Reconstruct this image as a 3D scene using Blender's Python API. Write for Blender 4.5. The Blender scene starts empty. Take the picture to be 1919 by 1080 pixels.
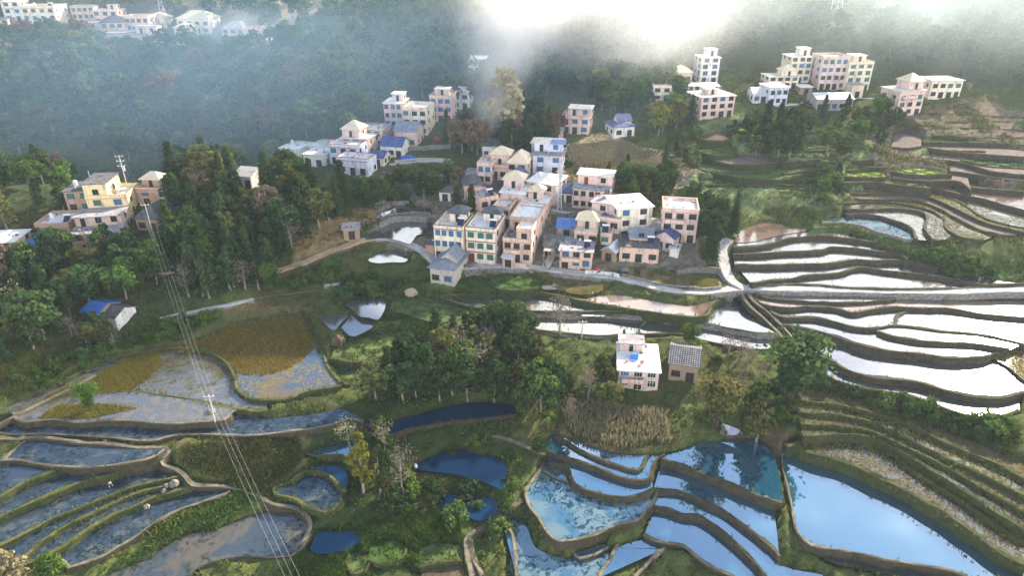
import bpy, bmesh, math, random
import numpy as np
from mathutils import Vector, Matrix
from math import radians, sin, cos, pi
random.seed(7); RNG = np.random.default_rng(7)
SC = bpy.context.scene
COL = SC.collection
# ------------------------------------------------------------------ camera
PITCH, CAMZ, FPX = 27.0, 103.0, 1279.0
cam_d = bpy.data.cameras.new("camera"); cam = bpy.data.objects.new("camera", cam_d); COL.objects.link(cam)
cam_d.sensor_width = 36.0; cam_d.lens = 36.0 * FPX / 1919.0
cam_d.clip_start = 1.0; cam_d.clip_end = 4000.0
cam.location = (0, 0, CAMZ); cam.rotation_euler = (radians(90 - PITCH), 0, 0)
SC.camera = cam
# ------------------------------------------------------------------ light
SUN_AZ, SUN_EL = 40.0, 27.0        # azimuth clockwise from the view direction (+Y)
SC.view_settings.view_transform = 'Standard'; SC.view_settings.look = 'None'
SC.view_settings.exposure = 1.66; SC.view_settings.gamma = 1.0
SC.cycles.use_denoising = True
SC.cycles.max_bounces = 8; SC.cycles.diffuse_bounces = 2; SC.cycles.glossy_bounces = 3
SC.cycles.transmission_bounces = 3; SC.cycles.volume_bounces = 4; SC.cycles.transparent_max_bounces = 8
SC.cycles.sample_clamp_indirect = 6.0
SC.cycles.volume_step_rate = 0.6; SC.cycles.volume_max_steps = 160
sun_d = bpy.data.lights.new("sun", 'SUN'); sun = bpy.data.objects.new("sun", sun_d); COL.objects.link(sun)
sun_d.energy = 5.0; sun_d.angle = radians(0.6); sun_d.color = (1.0, 0.87, 0.66)
sv = Vector((sin(radians(SUN_AZ)) * cos(radians(SUN_EL)), cos(radians(SUN_AZ)) * cos(radians(SUN_EL)), sin(radians(SUN_EL))))
sun.rotation_euler = sv.to_track_quat('Z', 'Y').to_euler()
W = bpy.data.worlds.new("World"); SC.world = W; W.use_nodes = True

class NT:
    """short node-tree helper"""
    def __init__(s, nt): s.nt = nt; s.n = nt.nodes; s.l = nt.links
    def new(s, t, **kw):
        x = s.n.new(t)
        for k, v in kw.items():
            if k.startswith('i_'):
                key = k[2:]; key = int(key) if key.isdigit() else key
                s.set(x.inputs[key], v)
            else: setattr(x, k, v)
        return x
    def set(s, sock, v):
        if isinstance(v, bpy.types.NodeSocket): s.l.new(v, sock)
        elif isinstance(v, (tuple, list)) and sock.type == 'RGBA': sock.default_value = (*v[:3], 1.0)
        else: sock.default_value = v
    def math(s, op, a, b=None, c=None, clamp=False):
        x = s.n.new('ShaderNodeMath'); x.operation = op; x.use_clamp = clamp
        for i, v in enumerate((a, b, c)):
            if v is not None: s.set(x.inputs[i], v)
        return x.outputs[0]
    def mix(s, f, a, b, mode='MIX'):
        x = s.n.new('ShaderNodeMix'); x.data_type = 'RGBA'; x.blend_type = mode
        s.set(x.inputs[0], f); s.set(x.inputs[6], a); s.set(x.inputs[7], b)
        return x.outputs[2]
    def ramp(s, f, lo, hi, a=0.0, b=1.0):
        x = s.n.new('ShaderNodeMapRange'); x.interpolation_type = 'SMOOTHSTEP'
        for i, v in enumerate((f, lo, hi, a, b)): s.set(x.inputs[i], v)
        return x.outputs[0]
    def noise(s, vec, scale, detail=3.0, rough=0.55, dist=0.0):
        x = s.n.new('ShaderNodeTexNoise'); x.inputs['Scale'].default_value = scale
        x.inputs['Detail'].default_value = detail; x.inputs['Roughness'].default_value = rough
        x.inputs['Distortion'].default_value = dist
        if vec is not None: s.l.new(vec, x.inputs['Vector'])
        return x.outputs['Fac']

def sky_world():
    t = NT(W.node_tree); t.n.clear()
    out = t.new('ShaderNodeOutputWorld'); bg = t.new('ShaderNodeBackground')
    sky = t.new('ShaderNodeTexSky', sky_type='NISHITA', sun_disc=False)
    sky.sun_elevation = radians(SUN_EL); sky.sun_rotation = radians(SUN_AZ)
    sky.altitude = 1600; sky.air_density = 1.0; sky.dust_density = 1.2; sky.ozone_density = 2.0
    tc = t.new('ShaderNodeTexCoord').outputs['Generated']
    sep = t.new('ShaderNodeSeparateXYZ'); t.l.new(tc, sep.inputs[0])
    dx, dy, dz = sep.outputs
    zz = t.math('ADD', t.math('MAXIMUM', dz, 0.0), 0.15)
    comb = t.new('ShaderNodeCombineXYZ'); t.l.new(t.math('DIVIDE', dx, zz), comb.inputs[0]); t.l.new(t.math('DIVIDE', dy, zz), comb.inputs[1])
    n = t.noise(comb.outputs[0], 1.3, 5.0, 0.55, 0.3)
    # a bright cloud bank low all round, rising in the east and breaking up overhead
    bank = t.math('MULTIPLY', t.math('SUBTRACT', t.math('ADD', 0.54, t.math('MULTIPLY', dx, 0.20)), dz), 3.0)
    f = t.ramp(t.math('ADD', t.math('MULTIPLY', t.math('SUBTRACT', n, 0.5), 2.6), bank), -0.08, 0.26)
    cl = t.mix(f, sky.outputs[0], (9.5, 9.7, 10.0))
    t.l.new(cl, bg.inputs[0]); bg.inputs[1].default_value = 0.10
    t.l.new(bg.outputs[0], out.inputs[0])
sky_world()

# ------------------------------------------------------------------ materials
MATS = {}
def new_mat(name):
    m = bpy.data.materials.new(name); m.use_nodes = True
    t = NT(m.node_tree); t.n.clear()
    out = t.new('ShaderNodeOutputMaterial'); b = t.new('ShaderNodeBsdfPrincipled')
    t.l.new(b.outputs[0], out.inputs[0])
    t.out, t.b = out, b
    MATS[name] = m
    return m, t
def pos(t): return t.new('ShaderNodeNewGeometry').outputs['Position']
def bump(t, h, strength=0.4, dist=0.2):
    x = t.new('ShaderNodeBump'); x.inputs['Strength'].default_value = strength; x.inputs['Distance'].default_value = dist
    t.l.new(h, x.inputs['Height']); t.l.new(x.outputs[0], t.b.inputs['Normal'])
def mottled(name, c1, c2, scale=0.6, rough=0.9, fine=6.0, spec=0.2, c3=None, bmp=0.3):
    m, t = new_mat(name); p = pos(t)
    n1 = t.noise(p, scale, 4.0, 0.6); n2 = t.noise(p, fine, 2.0, 0.6)
    f = t.ramp(t.math('ADD', t.math('MULTIPLY', n1, 0.7), t.math('MULTIPLY', n2, 0.3)), 0.36, 0.64)
    c = t.mix(f, c1, c2)
    if c3 is not None: c = t.mix(t.ramp(t.noise(p, scale * 1.9, 3.0), 0.56, 0.68), c, c3)
    t.set(t.b.inputs['Base Color'], c); t.b.inputs['Roughness'].default_value = rough
    t.b.inputs['Specular IOR Level'].default_value = spec
    bump(t, n2, bmp, 0.15)
    return m
def wall_mat(name, c, dirt=(0.16, 0.12, 0.10)):
    m, t = new_mat(name)
    oi = t.new('ShaderNodeObjectInfo').outputs['Random']
    tc = t.new('ShaderNodeTexCoord').outputs['Object']
    p = pos(t)
    mp = t.new('ShaderNodeMapping'); t.l.new(p, mp.inputs[0]); mp.inputs['Scale'].default_value = (1.6, 1.6, 0.22)
    streak = t.noise(mp.outputs[0], 1.0, 4.0, 0.65); blot = t.noise(p, 0.35, 3.0, 0.6)
    f = t.ramp(t.math('ADD', t.math('MULTIPLY', streak, 0.6), t.math('MULTIPLY', blot, 0.4)), 0.44, 0.70, 0.0, 0.75)
    base = t.mix(t.math('MULTIPLY', oi, 0.35), c, tuple(min(1, x * y) for x, y in zip(c, (0.9, 1.0, 1.12))))
    t.set(t.b.inputs['Base Color'], t.mix(f, base, dirt)); t.b.inputs['Roughness'].default_value = 0.85
    t.b.inputs['Specular IOR Level'].default_value = 0.2
    return m
def plain(name, c, rough=0.6, spec=0.3, metal=0.0):
    m, t = new_mat(name); p = pos(t)
    n = t.noise(p, 2.5, 3.0, 0.6)
    t.set(t.b.inputs['Base Color'], t.mix(t.math('MULTIPLY', n, 0.5), c, tuple(x * 0.7 for x in c)))
    t.b.inputs['Roughness'].default_value = rough; t.b.inputs['Specular IOR Level'].default_value = spec; t.b.inputs['Metallic'].default_value = metal
    return m
def ribbed(name, c, c2, per=2.2, rough=0.6):
    """tile or corrugated roof: ribs down the slope in object space"""
    m, t = new_mat(name)
    tc = t.new('ShaderNodeTexCoord').outputs['Object']; sp = t.new('ShaderNodeSeparateXYZ'); t.l.new(tc, sp.inputs[0])
    rib = t.math('SINE', t.math('MULTIPLY', sp.outputs[0], per * 2 * pi)); rib2 = t.math('SINE', t.math('MULTIPLY', sp.outputs[1], per * 2 * pi))
    n = t.noise(tc, 0.7, 4.0, 0.65)
    t.set(t.b.inputs['Base Color'], t.mix(t.ramp(n, 0.4, 0.66), c, c2)); t.b.inputs['Roughness'].default_value = rough
    bump(t, t.math('ADD', rib, t.math('MULTIPLY', rib2, 0.6)), 0.6, 0.05)
    return m

def terrain_mat():
    m, t = new_mat('ground_cover'); p = pos(t)
    at = t.new('ShaderNodeAttribute', attribute_name='zone'); base = at.outputs['Color']
    n1 = t.noise(p, 0.09, 4.0, 0.6); n2 = t.noise(p, 0.55, 4.0, 0.65); n3 = t.noise(p, 3.2, 3.0, 0.7)
    br = t.math('ADD', t.math('MULTIPLY', n2, 0.9), t.math('MULTIPLY', n3, 0.9)); br = t.ramp(br, 0.55, 1.25, 0.45, 1.6)
    c = t.mix(1.0, base, br, 'MULTIPLY')
    c = t.mix(t.ramp(n1, 0.48, 0.62, 0.0, 0.35), c, (0.10, 0.075, 0.04))
    c = t.mix(t.ramp(t.noise(p, 0.8, 3.0), 0.60, 0.70, 0.0, 0.6), c, (0.045, 0.075, 0.02))
    t.set(t.b.inputs['Base Color'], c); t.b.inputs['Roughness'].default_value = 0.95; t.b.inputs['Specular IOR Level'].default_value = 0.1
    bump(t, t.math('ADD', n2, t.math('MULTIPLY', n3, 0.5)), 0.8, 0.5)
    return m
terrain_mat()

def water_mat(name, deep, mud=None, mud_amt=0.0, mscale=0.25, ior=2.2, weed=None, weed_amt=0.0, wscale=1.6, rough=0.03, sheen=(1.0, 1.0, 1.0)):
    m, t = new_mat(name); t.n.remove(t.b); p = pos(t)
    c = deep
    dif = t.new('ShaderNodeBsdfDiffuse'); gl = t.new('ShaderNodeBsdfGlossy'); gl.inputs['Roughness'].default_value = rough; gl.inputs['Color'].default_value = (*sheen, 1)
    fr = t.new('ShaderNodeFresnel'); fr.inputs['IOR'].default_value = ior
    refl = fr.outputs[0]
    if mud:
        f = t.ramp(t.noise(p, mscale, 4.0, 0.6, 0.4), 0.62 - mud_amt * 0.4, 0.74 - mud_amt * 0.4)
        c = t.mix(f, c, mud)
        refl = t.math('MULTIPLY', refl, t.math('SUBTRACT', 1.0, t.math('MULTIPLY', f, 0.35)))
    if weed:
        f2 = t.ramp(t.noise(p, wscale, 4.0, 0.75, 0.8), 0.66 - weed_amt * 0.35, 0.70 - weed_amt * 0.35)
        f2 = t.math('MULTIPLY', f2, t.ramp(t.noise(p, wscale * 0.12, 2.0), 0.50 - weed_amt * 0.3, 0.62 - weed_amt * 0.3))
        c = t.mix(f2, c, weed)
        refl = t.math('MULTIPLY', refl, t.math('SUBTRACT', 1.0, t.math('MULTIPLY', f2, 0.85)))
    t.set(dif.inputs[0], c)
    b = t.new('ShaderNodeBump'); b.inputs['Strength'].default_value = 0.05; b.inputs['Distance'].default_value = 0.05
    t.l.new(t.noise(p, 2.2, 2.0), b.inputs['Height']); t.l.new(b.outputs[0], gl.inputs['Normal'])
    mx = t.new('ShaderNodeMixShader'); t.l.new(refl, mx.inputs[0]); t.l.new(dif.outputs[0], mx.inputs[1]); t.l.new(gl.outputs[0], mx.inputs[2])
    t.l.new(mx.outputs[0], t.out.inputs[0])
    return m
water_mat('water_blue', (0.012, 0.070, 0.125), ior=4.4, sheen=(0.76, 0.92, 1.0))
water_mat('water_teal', (0.03, 0.085, 0.12), (0.11, 0.16, 0.165), 0.6, 0.13, 3.6, (0.010, 0.045, 0.065), 0.42, 0.8, sheen=(0.66, 0.90, 1.0))
water_mat('water_deep', (0.002, 0.026, 0.065), ior=1.55, sheen=(0.5, 0.8, 1.0))
water_mat('water_weedy', (0.028, 0.042, 0.058), (0.07, 0.08, 0.085), 0.3, 0.3, 1.8, (0.012, 0.022, 0.030), 0.45, 1.2, sheen=(0.7, 0.88, 1.0))
water_mat('water_silver', (0.06, 0.06, 0.06), ior=3.3, rough=0.08, weed=(0.10, 0.08, 0.06), weed_amt=0.22, wscale=2.6)
water_mat('water_rusty', (0.12, 0.075, 0.06), ior=2.1, weed=(0.13, 0.09, 0.07), weed_amt=0.45, wscale=2.6)
water_mat('water_sedge', (0.05, 0.045, 0.03), ior=2.3, weed=(0.07, 0.055, 0.03), weed_amt=0.60, wscale=2.0, rough=0.05)
water_mat('water_murky', (0.06, 0.06, 0.02), (0.09, 0.075, 0.02), 0.5, 0.2, ior=1.6)
water_mat('water_mud', (0.13, 0.088, 0.072), (0.19, 0.125, 0.10), 0.5, 0.2, ior=2.8, rough=0.07)
water_mat('water_paddy', (0.09, 0.088, 0.092), (0.14, 0.13, 0.13), 0.4, 0.5, ior=2.8, weed=(0.13, 0.11, 0.03), weed_amt=0.35, wscale=1.8, rough=0.08)
water_mat('water_stubble', (0.05, 0.06, 0.075), (0.12, 0.085, 0.035), 0.35, 0.12, ior=2.4, weed=(0.17, 0.14, 0.045), weed_amt=0.40, wscale=1.5, sheen=(0.7, 0.88, 1.0))
water_mat('water_brown', (0.035, 0.05, 0.065), (0.085, 0.075, 0.058), 0.5, 0.16, ior=1.9, weed=(0.02, 0.03, 0.03), weed_amt=0.4, wscale=0.9)
mottled('soil_dry', (0.075, 0.052, 0.032), (0.12, 0.088, 0.052), 0.5, c3=(0.07, 0.085, 0.03))
mottled('soil_mauve', (0.12, 0.085, 0.075), (0.19, 0.14, 0.12), 0.5, c3=(0.09, 0.085, 0.045))
mottled('soil_red', (0.09, 0.035, 0.02), (0.15, 0.06, 0.03), 0.9)
mottled('field_green', (0.055, 0.09, 0.025), (0.11, 0.145, 0.045), 0.7, c3=(0.12, 0.095, 0.05))
mottled('field_lime', (0.20, 0.28, 0.03), (0.28, 0.33, 0.05), 0.9)
mottled('field_lush', (0.03, 0.07, 0.013), (0.065, 0.115, 0.02), 1.3, c3=(0.03, 0.08, 0.015))
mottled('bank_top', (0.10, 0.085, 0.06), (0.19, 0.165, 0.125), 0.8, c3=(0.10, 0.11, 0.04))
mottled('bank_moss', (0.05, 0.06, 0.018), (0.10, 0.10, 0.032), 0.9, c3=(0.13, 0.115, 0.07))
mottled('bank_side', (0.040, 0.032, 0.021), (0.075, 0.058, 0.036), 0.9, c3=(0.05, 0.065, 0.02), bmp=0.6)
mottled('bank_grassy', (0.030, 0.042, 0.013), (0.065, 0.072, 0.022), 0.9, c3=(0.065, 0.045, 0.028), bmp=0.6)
mottled('stone_wall', (0.15, 0.135, 0.12), (0.30, 0.28, 0.25), 1.6, c3=(0.06, 0.06, 0.035), bmp=0.8)
mottled('concrete_road', (0.40, 0.38, 0.36), (0.52, 0.50, 0.47), 0.5, c3=(0.33, 0.29, 0.25), bmp=0.1)
mottled('dirt_road', (0.38, 0.26, 0.15), (0.50, 0.36, 0.22), 0.5, c3=(0.25, 0.17, 0.09))
for k, c in dict(pink=(0.74, 0.54, 0.46), rose=(0.72, 0.55, 0.50), cream=(0.81, 0.70, 0.53), white=(0.80, 0.76, 0.70), yellow=(0.80, 0.63, 0.34),
                 brick=(0.46, 0.29, 0.21), grey=(0.42, 0.39, 0.36), orange=(0.74, 0.52, 0.41), mud=(0.36, 0.26, 0.17), palecream=(0.82, 0.72, 0.56), bluewhite=(0.66, 0.68, 0.76)).items():
    wall_mat('wall_' + k, c)
mottled('wall_stone', (0.42, 0.38, 0.33), (0.62, 0.57, 0.50), 1.7, c3=(0.30, 0.26, 0.22), bmp=0.8)
mottled('roof_pale', (0.60, 0.55, 0.49), (0.74, 0.69, 0.62), 0.5, c3=(0.34, 0.31, 0.28), bmp=0.1)
mottled('roof_white', (0.74, 0.72, 0.69), (0.84, 0.82, 0.78), 0.5, c3=(0.52, 0.49, 0.46), bmp=0.1)
mottled('roof_grey', (0.24, 0.23, 0.25), (0.38, 0.36, 0.37), 0.5, c3=(0.13, 0.12, 0.13), bmp=0.1)
mottled('roof_dark', (0.07, 0.068, 0.075), (0.13, 0.125, 0.13), 0.8, c3=(0.20, 0.19, 0.19), bmp=0.1)
ribbed('tile_dark', (0.055, 0.06, 0.075), (0.12, 0.12, 0.135))
ribbed('tile_cream', (0.72, 0.60, 0.42), (0.62, 0.50, 0.34))
ribbed('tile_blue', (0.04, 0.06, 0.17), (0.08, 0.11, 0.26))
ribbed('metal_blue', (0.03, 0.13, 0.42), (0.08, 0.22, 0.50), rough=0.4)
ribbed('metal_pale', (0.62, 0.66, 0.70), (0.48, 0.50, 0.53), rough=0.45)
ribbed('tile_slate', (0.16, 0.18, 0.23), (0.25, 0.26, 0.30))
plain('trim_red', (0.36, 0.10, 0.07)); plain('trim_tan', (0.55, 0.36, 0.25)); plain('trim_brown', (0.17, 0.09, 0.07))
plain('frame_white', (0.72, 0.72, 0.72), 0.5); plain('frame_dark', (0.12, 0.10, 0.09), 0.5); plain('frame_blue', (0.06, 0.18, 0.55), 0.5)
plain('glass_dark', (0.02, 0.022, 0.028), 0.12, 0.6); plain('glass_blue', (0.03, 0.16, 0.36), 0.15, 0.6); plain('glass_green', (0.03, 0.17, 0.15), 0.15, 0.6)
plain('door_red', (0.24, 0.03, 0.025), 0.6); plain('door_yellow', (0.75, 0.38, 0.02), 0.6); plain('door_dark', (0.03, 0.025, 0.022), 0.8); plain('door_white', (0.75, 0.73, 0.7), 0.6)
plain('steel_white', (0.78, 0.78, 0.78), 0.35, 0.5); plain('panel_dark', (0.02, 0.025, 0.05), 0.2, 0.6); plain('tank_blue', (0.02, 0.22, 0.75), 0.35)
plain('pole_grey', (0.50, 0.49, 0.47), 0.8); plain('wire_grey', (0.36, 0.36, 0.35), 0.5); plain('pylon_steel', (0.55, 0.57, 0.58), 0.5)
plain('timber', (0.20, 0.13, 0.08), 0.9); plain('tarp_blue', (0.03, 0.10, 0.45), 0.5); plain('paint_red', (0.60, 0.05, 0.03), 0.5)
plain('skin', (0.42, 0.25, 0.17), 0.6); plain('cloth_dark', (0.025, 0.03, 0.045), 0.9); plain('cloth_blue', (0.05, 0.09, 0.2), 0.9); plain('straw', (0.42, 0.34, 0.24), 0.9)
plain('car_dark', (0.03, 0.033, 0.04), 0.3, 0.5); plain('rubber', (0.02, 0.02, 0.02), 0.8)
mottled('rock_pale', (0.11, 0.10, 0.088), (0.21, 0.195, 0.175), 1.5)
mottled('bark_grey', (0.19, 0.165, 0.14), (0.30, 0.27, 0.235), 1.5); mottled('bark_brown', (0.07, 0.05, 0.035), (0.12, 0.09, 0.065), 1.5); mottled('bark_pale', (0.38, 0.35, 0.31), (0.5, 0.47, 0.43), 1.5)

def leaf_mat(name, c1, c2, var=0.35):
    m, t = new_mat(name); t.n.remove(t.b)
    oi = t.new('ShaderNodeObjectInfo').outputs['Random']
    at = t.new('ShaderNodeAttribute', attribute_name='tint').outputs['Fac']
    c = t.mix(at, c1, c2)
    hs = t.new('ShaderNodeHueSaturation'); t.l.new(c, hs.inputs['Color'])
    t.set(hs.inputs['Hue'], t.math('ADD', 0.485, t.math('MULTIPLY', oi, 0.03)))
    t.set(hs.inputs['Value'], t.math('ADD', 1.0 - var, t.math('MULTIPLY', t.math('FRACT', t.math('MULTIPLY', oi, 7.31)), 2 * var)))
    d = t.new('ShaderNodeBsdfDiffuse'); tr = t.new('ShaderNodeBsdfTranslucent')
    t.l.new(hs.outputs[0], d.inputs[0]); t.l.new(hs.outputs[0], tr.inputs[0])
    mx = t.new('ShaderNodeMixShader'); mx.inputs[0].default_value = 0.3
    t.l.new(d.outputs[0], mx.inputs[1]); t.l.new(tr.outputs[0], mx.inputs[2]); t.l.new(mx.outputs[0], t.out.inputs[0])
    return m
leaf_mat('leaf_dark', (0.017, 0.041, 0.017), (0.076, 0.120, 0.037))
leaf_mat('leaf_mid', (0.032, 0.067, 0.018), (0.128, 0.189, 0.044))
leaf_mat('leaf_olive', (0.051, 0.063, 0.022), (0.183, 0.181, 0.055))
leaf_mat('leaf_yellow', (0.10, 0.11, 0.02), (0.26, 0.24, 0.05))
leaf_mat('leaf_lime', (0.045, 0.095, 0.016), (0.13, 0.19, 0.032))
leaf_mat('leaf_brown', (0.091, 0.071, 0.051), (0.183, 0.146, 0.104))
leaf_mat('leaf_rust', (0.122, 0.076, 0.049), (0.207, 0.146, 0.085))
leaf_mat('leaf_pale', (0.26, 0.24, 0.12), (0.50, 0.45, 0.25))
leaf_mat('leaf_forest', (0.022, 0.054, 0.032), (0.128, 0.165, 0.076))
leaf_mat('grass_blade', (0.049, 0.071, 0.018), (0.134, 0.146, 0.041))
leaf_mat('grass_lush', (0.035, 0.075, 0.014), (0.09, 0.14, 0.028))
leaf_mat('straw_blade', (0.20, 0.17, 0.10), (0.36, 0.31, 0.20))
leaf_mat('stubble_blade', (0.17, 0.145, 0.03), (0.38, 0.31, 0.06))
# ------------------------------------------------------------------ mesh helpers
def mesh_np(name, V, F, mats=(), midx=None, tint=None, smooth=False):
    """quads (N,4) or tris (N,3) index array -> mesh"""
    V = np.asarray(V, np.float32); F = np.asarray(F, np.int32)
    me = bpy.data.meshes.new(name); k = F.shape[1]
    me.vertices.add(len(V)); me.vertices.foreach_set('co', V.ravel())
    me.loops.add(F.size); me.loops.foreach_set('vertex_index', F.ravel())
    me.polygons.add(len(F)); me.polygons.foreach_set('loop_start', np.arange(0, F.size, k, dtype=np.int32))
    try: me.polygons.foreach_set('loop_total', np.full(len(F), k, np.int32))
    except Exception: pass
    for m in mats: me.materials.append(MATS[m] if isinstance(m, str) else m)
    if midx is not None: me.polygons.foreach_set('material_index', np.asarray(midx, np.int32))
    me.polygons.foreach_set('use_smooth', np.full(len(F), smooth, bool))
    if tint is not None:
        a = me.attributes.new('tint', 'FLOAT', 'POINT'); a.data.foreach_set('value', np.asarray(tint, np.float32))
    me.update(calc_edges=True); me.validate()
    return me
def link(name, data, parent=None, label=None, cat=None, group=None, kind=None, loc=None, rotz=None):
    o = bpy.data.objects.new(name, data); COL.objects.link(o)
    if parent is not None: o.parent = parent
    if loc is not None: o.location = loc
    if rotz is not None: o.rotation_euler = (0, 0, rotz)
    tag(o, label, cat, group, kind)
    return o
def tag(o, label=None, cat=None, group=None, kind=None):
    if label: o['label'] = label
    if cat: o['category'] = cat
    if group: o['group'] = group
    if kind: o['kind'] = kind
class MB:
    """collects boxes, prisms, tubes into ONE mesh"""
    def __init__(s): s.v = []; s.f = []; s.m = []; s.mats = []
    def mi(s, m):
        if m not in s.mats: s.mats.append(m)
        return s.mats.index(m)
    def add(s, V, F, m):
        o = len(s.v); s.v += [tuple(x) for x in V]; i = s.mi(m)
        for f in F: s.f.append(tuple(a + o for a in f)); s.m.append(i)
    def box(s, x0, x1, y0, y1, z0, z1, m, side=None):
        V = [(x0, y0, z0), (x1, y0, z0), (x1, y1, z0), (x0, y1, z0), (x0, y0, z1), (x1, y0, z1), (x1, y1, z1), (x0, y1, z1)]
        s.add(V, [(0, 3, 2, 1), (4, 5, 6, 7), (0, 1, 5, 4), (1, 2, 6, 5), (2, 3, 7, 6), (3, 0, 4, 7)], m)
        if side: i = s.mi(side); s.m[-1] = s.m[-2] = s.m[-3] = i
    def hip(s, x0, x1, y0, y1, z, h, m, t=0.12, ridge=0.35):
        """hipped roof; ridge = fraction of the long side kept as a ridge"""
        w, d = x1 - x0, y1 - y0; cx, cy = (x0 + x1) / 2, (y0 + y1) / 2
        rx, ry = (w * ridge / 2, 0.02) if w >= d else (0.02, d * ridge / 2)
        V = [(x0, y0, z), (x1, y0, z), (x1, y1, z), (x0, y1, z), (x0, y0, z + t), (x1, y0, z + t), (x1, y1, z + t), (x0, y1, z + t),
             (cx - rx, cy - ry, z + h), (cx + rx, cy - ry, z + h), (cx + rx, cy + ry, z + h), (cx - rx, cy + ry, z + h)]
        s.add(V, [(0, 3, 2, 1), (0, 1, 5, 4), (1, 2, 6, 5), (2, 3, 7, 6), (3, 0, 4, 7), (4, 5, 9, 8), (5, 6, 10, 9), (6, 7, 11, 10), (7, 4, 8, 11), (8, 9, 10, 11)], m)
    def gable(s, x0, x1, y0, y1, z, h, m, axis='x', t=0.15, wall=None, oh=0.35):
        """gabled roof, ridge along axis; wall = material of the two gable triangles"""
        if axis == 'x':
            cy = (y0 + y1) / 2; a, b = x0 - oh, x1 + oh; sl = h / (cy - y0); yl, yh = y0 - oh, y1 + oh; zl = z - oh * sl
            V = [(a, yl, zl), (b, yl, zl), (b, cy, z + h), (a, cy, z + h), (b, yh, zl), (a, yh, zl)]
            G = [[(x, y0, z), (x, y1, z), (x, cy, z + h - 0.02)] for x in (x0, x1)]
        else:
            cx = (x0 + x1) / 2; a, b = y0 - oh, y1 + oh; sl = h / (cx - x0); xl, xh = x0 - oh, x1 + oh; zl = z - oh * sl
            V = [(xl, b, zl), (xl, a, zl), (cx, a, z + h), (cx, b, z + h), (xh, a, zl), (xh, b, zl)]
            G = [[(x0, y, z), (x1, y, z), (cx, y, z + h - 0.02)] for y in (y0, y1)]
        V2 = V + [(p[0], p[1], p[2] + t) for p in V]
        s.add(V2, [(6, 7, 8, 9), (9, 8, 10, 11), (0, 3, 2, 1), (3, 5, 4, 2), (0, 1, 7, 6), (4, 5, 11, 10), (1, 2, 8, 7), (2, 4, 10, 8), (3, 0, 6, 9), (5, 3, 9, 11)], m)
        return G
    def tube(s, pts, r, m, n=6, cap=True):
        pts = [Vector(p) for p in pts]; rs = r if isinstance(r, (list, tuple)) else [r] * len(pts)
        V = []; F = []
        for i, p in enumerate(pts):
            d = (pts[min(i + 1, len(pts) - 1)] - pts[max(i - 1, 0)]).normalized()
            q = d.to_track_quat('Z', 'Y')
            for k in range(n):
                a = 2 * pi * k / n; V.append(p + q @ Vector((cos(a) * rs[i], sin(a) * rs[i], 0)))
        for i in range(len(pts) - 1):
            for k in range(n): F.append((i * n + k, i * n + (k + 1) % n, (i + 1) * n + (k + 1) % n, (i + 1) * n + k))
        if cap: F.append(tuple(range(n))[::-1]); F.append(tuple((len(pts) - 1) * n + k for k in range(n)))
        s.add(V, F, m)
    def build(s, name, parent=None, **kw):
        me = bpy.data.meshes.new(name); me.from_pydata(s.v, [], s.f)
        for m in s.mats: me.materials.append(MATS[m])
        me.polygons.foreach_set('material_index', s.m); me.update()
        return link(name, me, parent, **kw)

# ------------------------------------------------------------------ the lie of the land
CP, SP = cos(radians(PITCH)), sin(radians(PITCH))
def rays(px):
    px = np.atleast_2d(np.asarray(px, float)); u = (px[:, 0] - 959.5) / FPX; v = (px[:, 1] - 540.0) / FPX
    d = np.stack([u, CP - v * SP, -SP - v * CP], 1)
    return d / np.linalg.norm(d, axis=1, keepdims=True)
def project(P):
    P = np.asarray(P, float); x, y, z = P[..., 0], P[..., 1], P[..., 2] - CAMZ
    dep = y * CP - z * SP; up = y * SP + z * CP
    return np.stack([959.5 + FPX * x / dep, 540.0 - FPX * up / dep], -1)
def sig(x): return 1 / (1 + np.exp(-np.clip(x, -40, 40)))
def z_base(x, y):
    x = np.asarray(x, float); y = np.asarray(y, float)
    z = 0.2 * y
    ax = np.minimum(np.abs(x), 95.0); w = 0.30 + 0.70 * sig((118 - y) / 9.0)
    w = w * sig((185 - y) / 12.0)
    z = z + (0.0008 * ax * ax + 0.10 * np.maximum(np.abs(x) - 95, 0) * 0.5) * w
    z = z + 5.0 * np.exp(-((y - 176) / 20) ** 2) * sig((-x - 45) / 9)
    z = z - 15.0 * np.exp(-((y - 226) / 27) ** 2) * sig((-x - 78) / 12)
    z = z - 4.0 * np.exp(-((y - 245) / 30) ** 2) * sig((-x - 10) / 12) * sig((x + 75) / 10)
    z = z + 0.16 * 25 * np.log1p(np.exp(np.clip((y - 318) / 25.0, -30, 30)))
    z = z + 1.2 * np.sin(x * 0.051 + 1.1) * np.sin(y * 0.043) * sig((y - 190) / 12.0)
    z = z + 6.0 * np.sin(x * 0.021 + 0.6) * np.sin(y * 0.017 + x * 0.008) * sig((y - 320) / 25.0)
    return z
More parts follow.
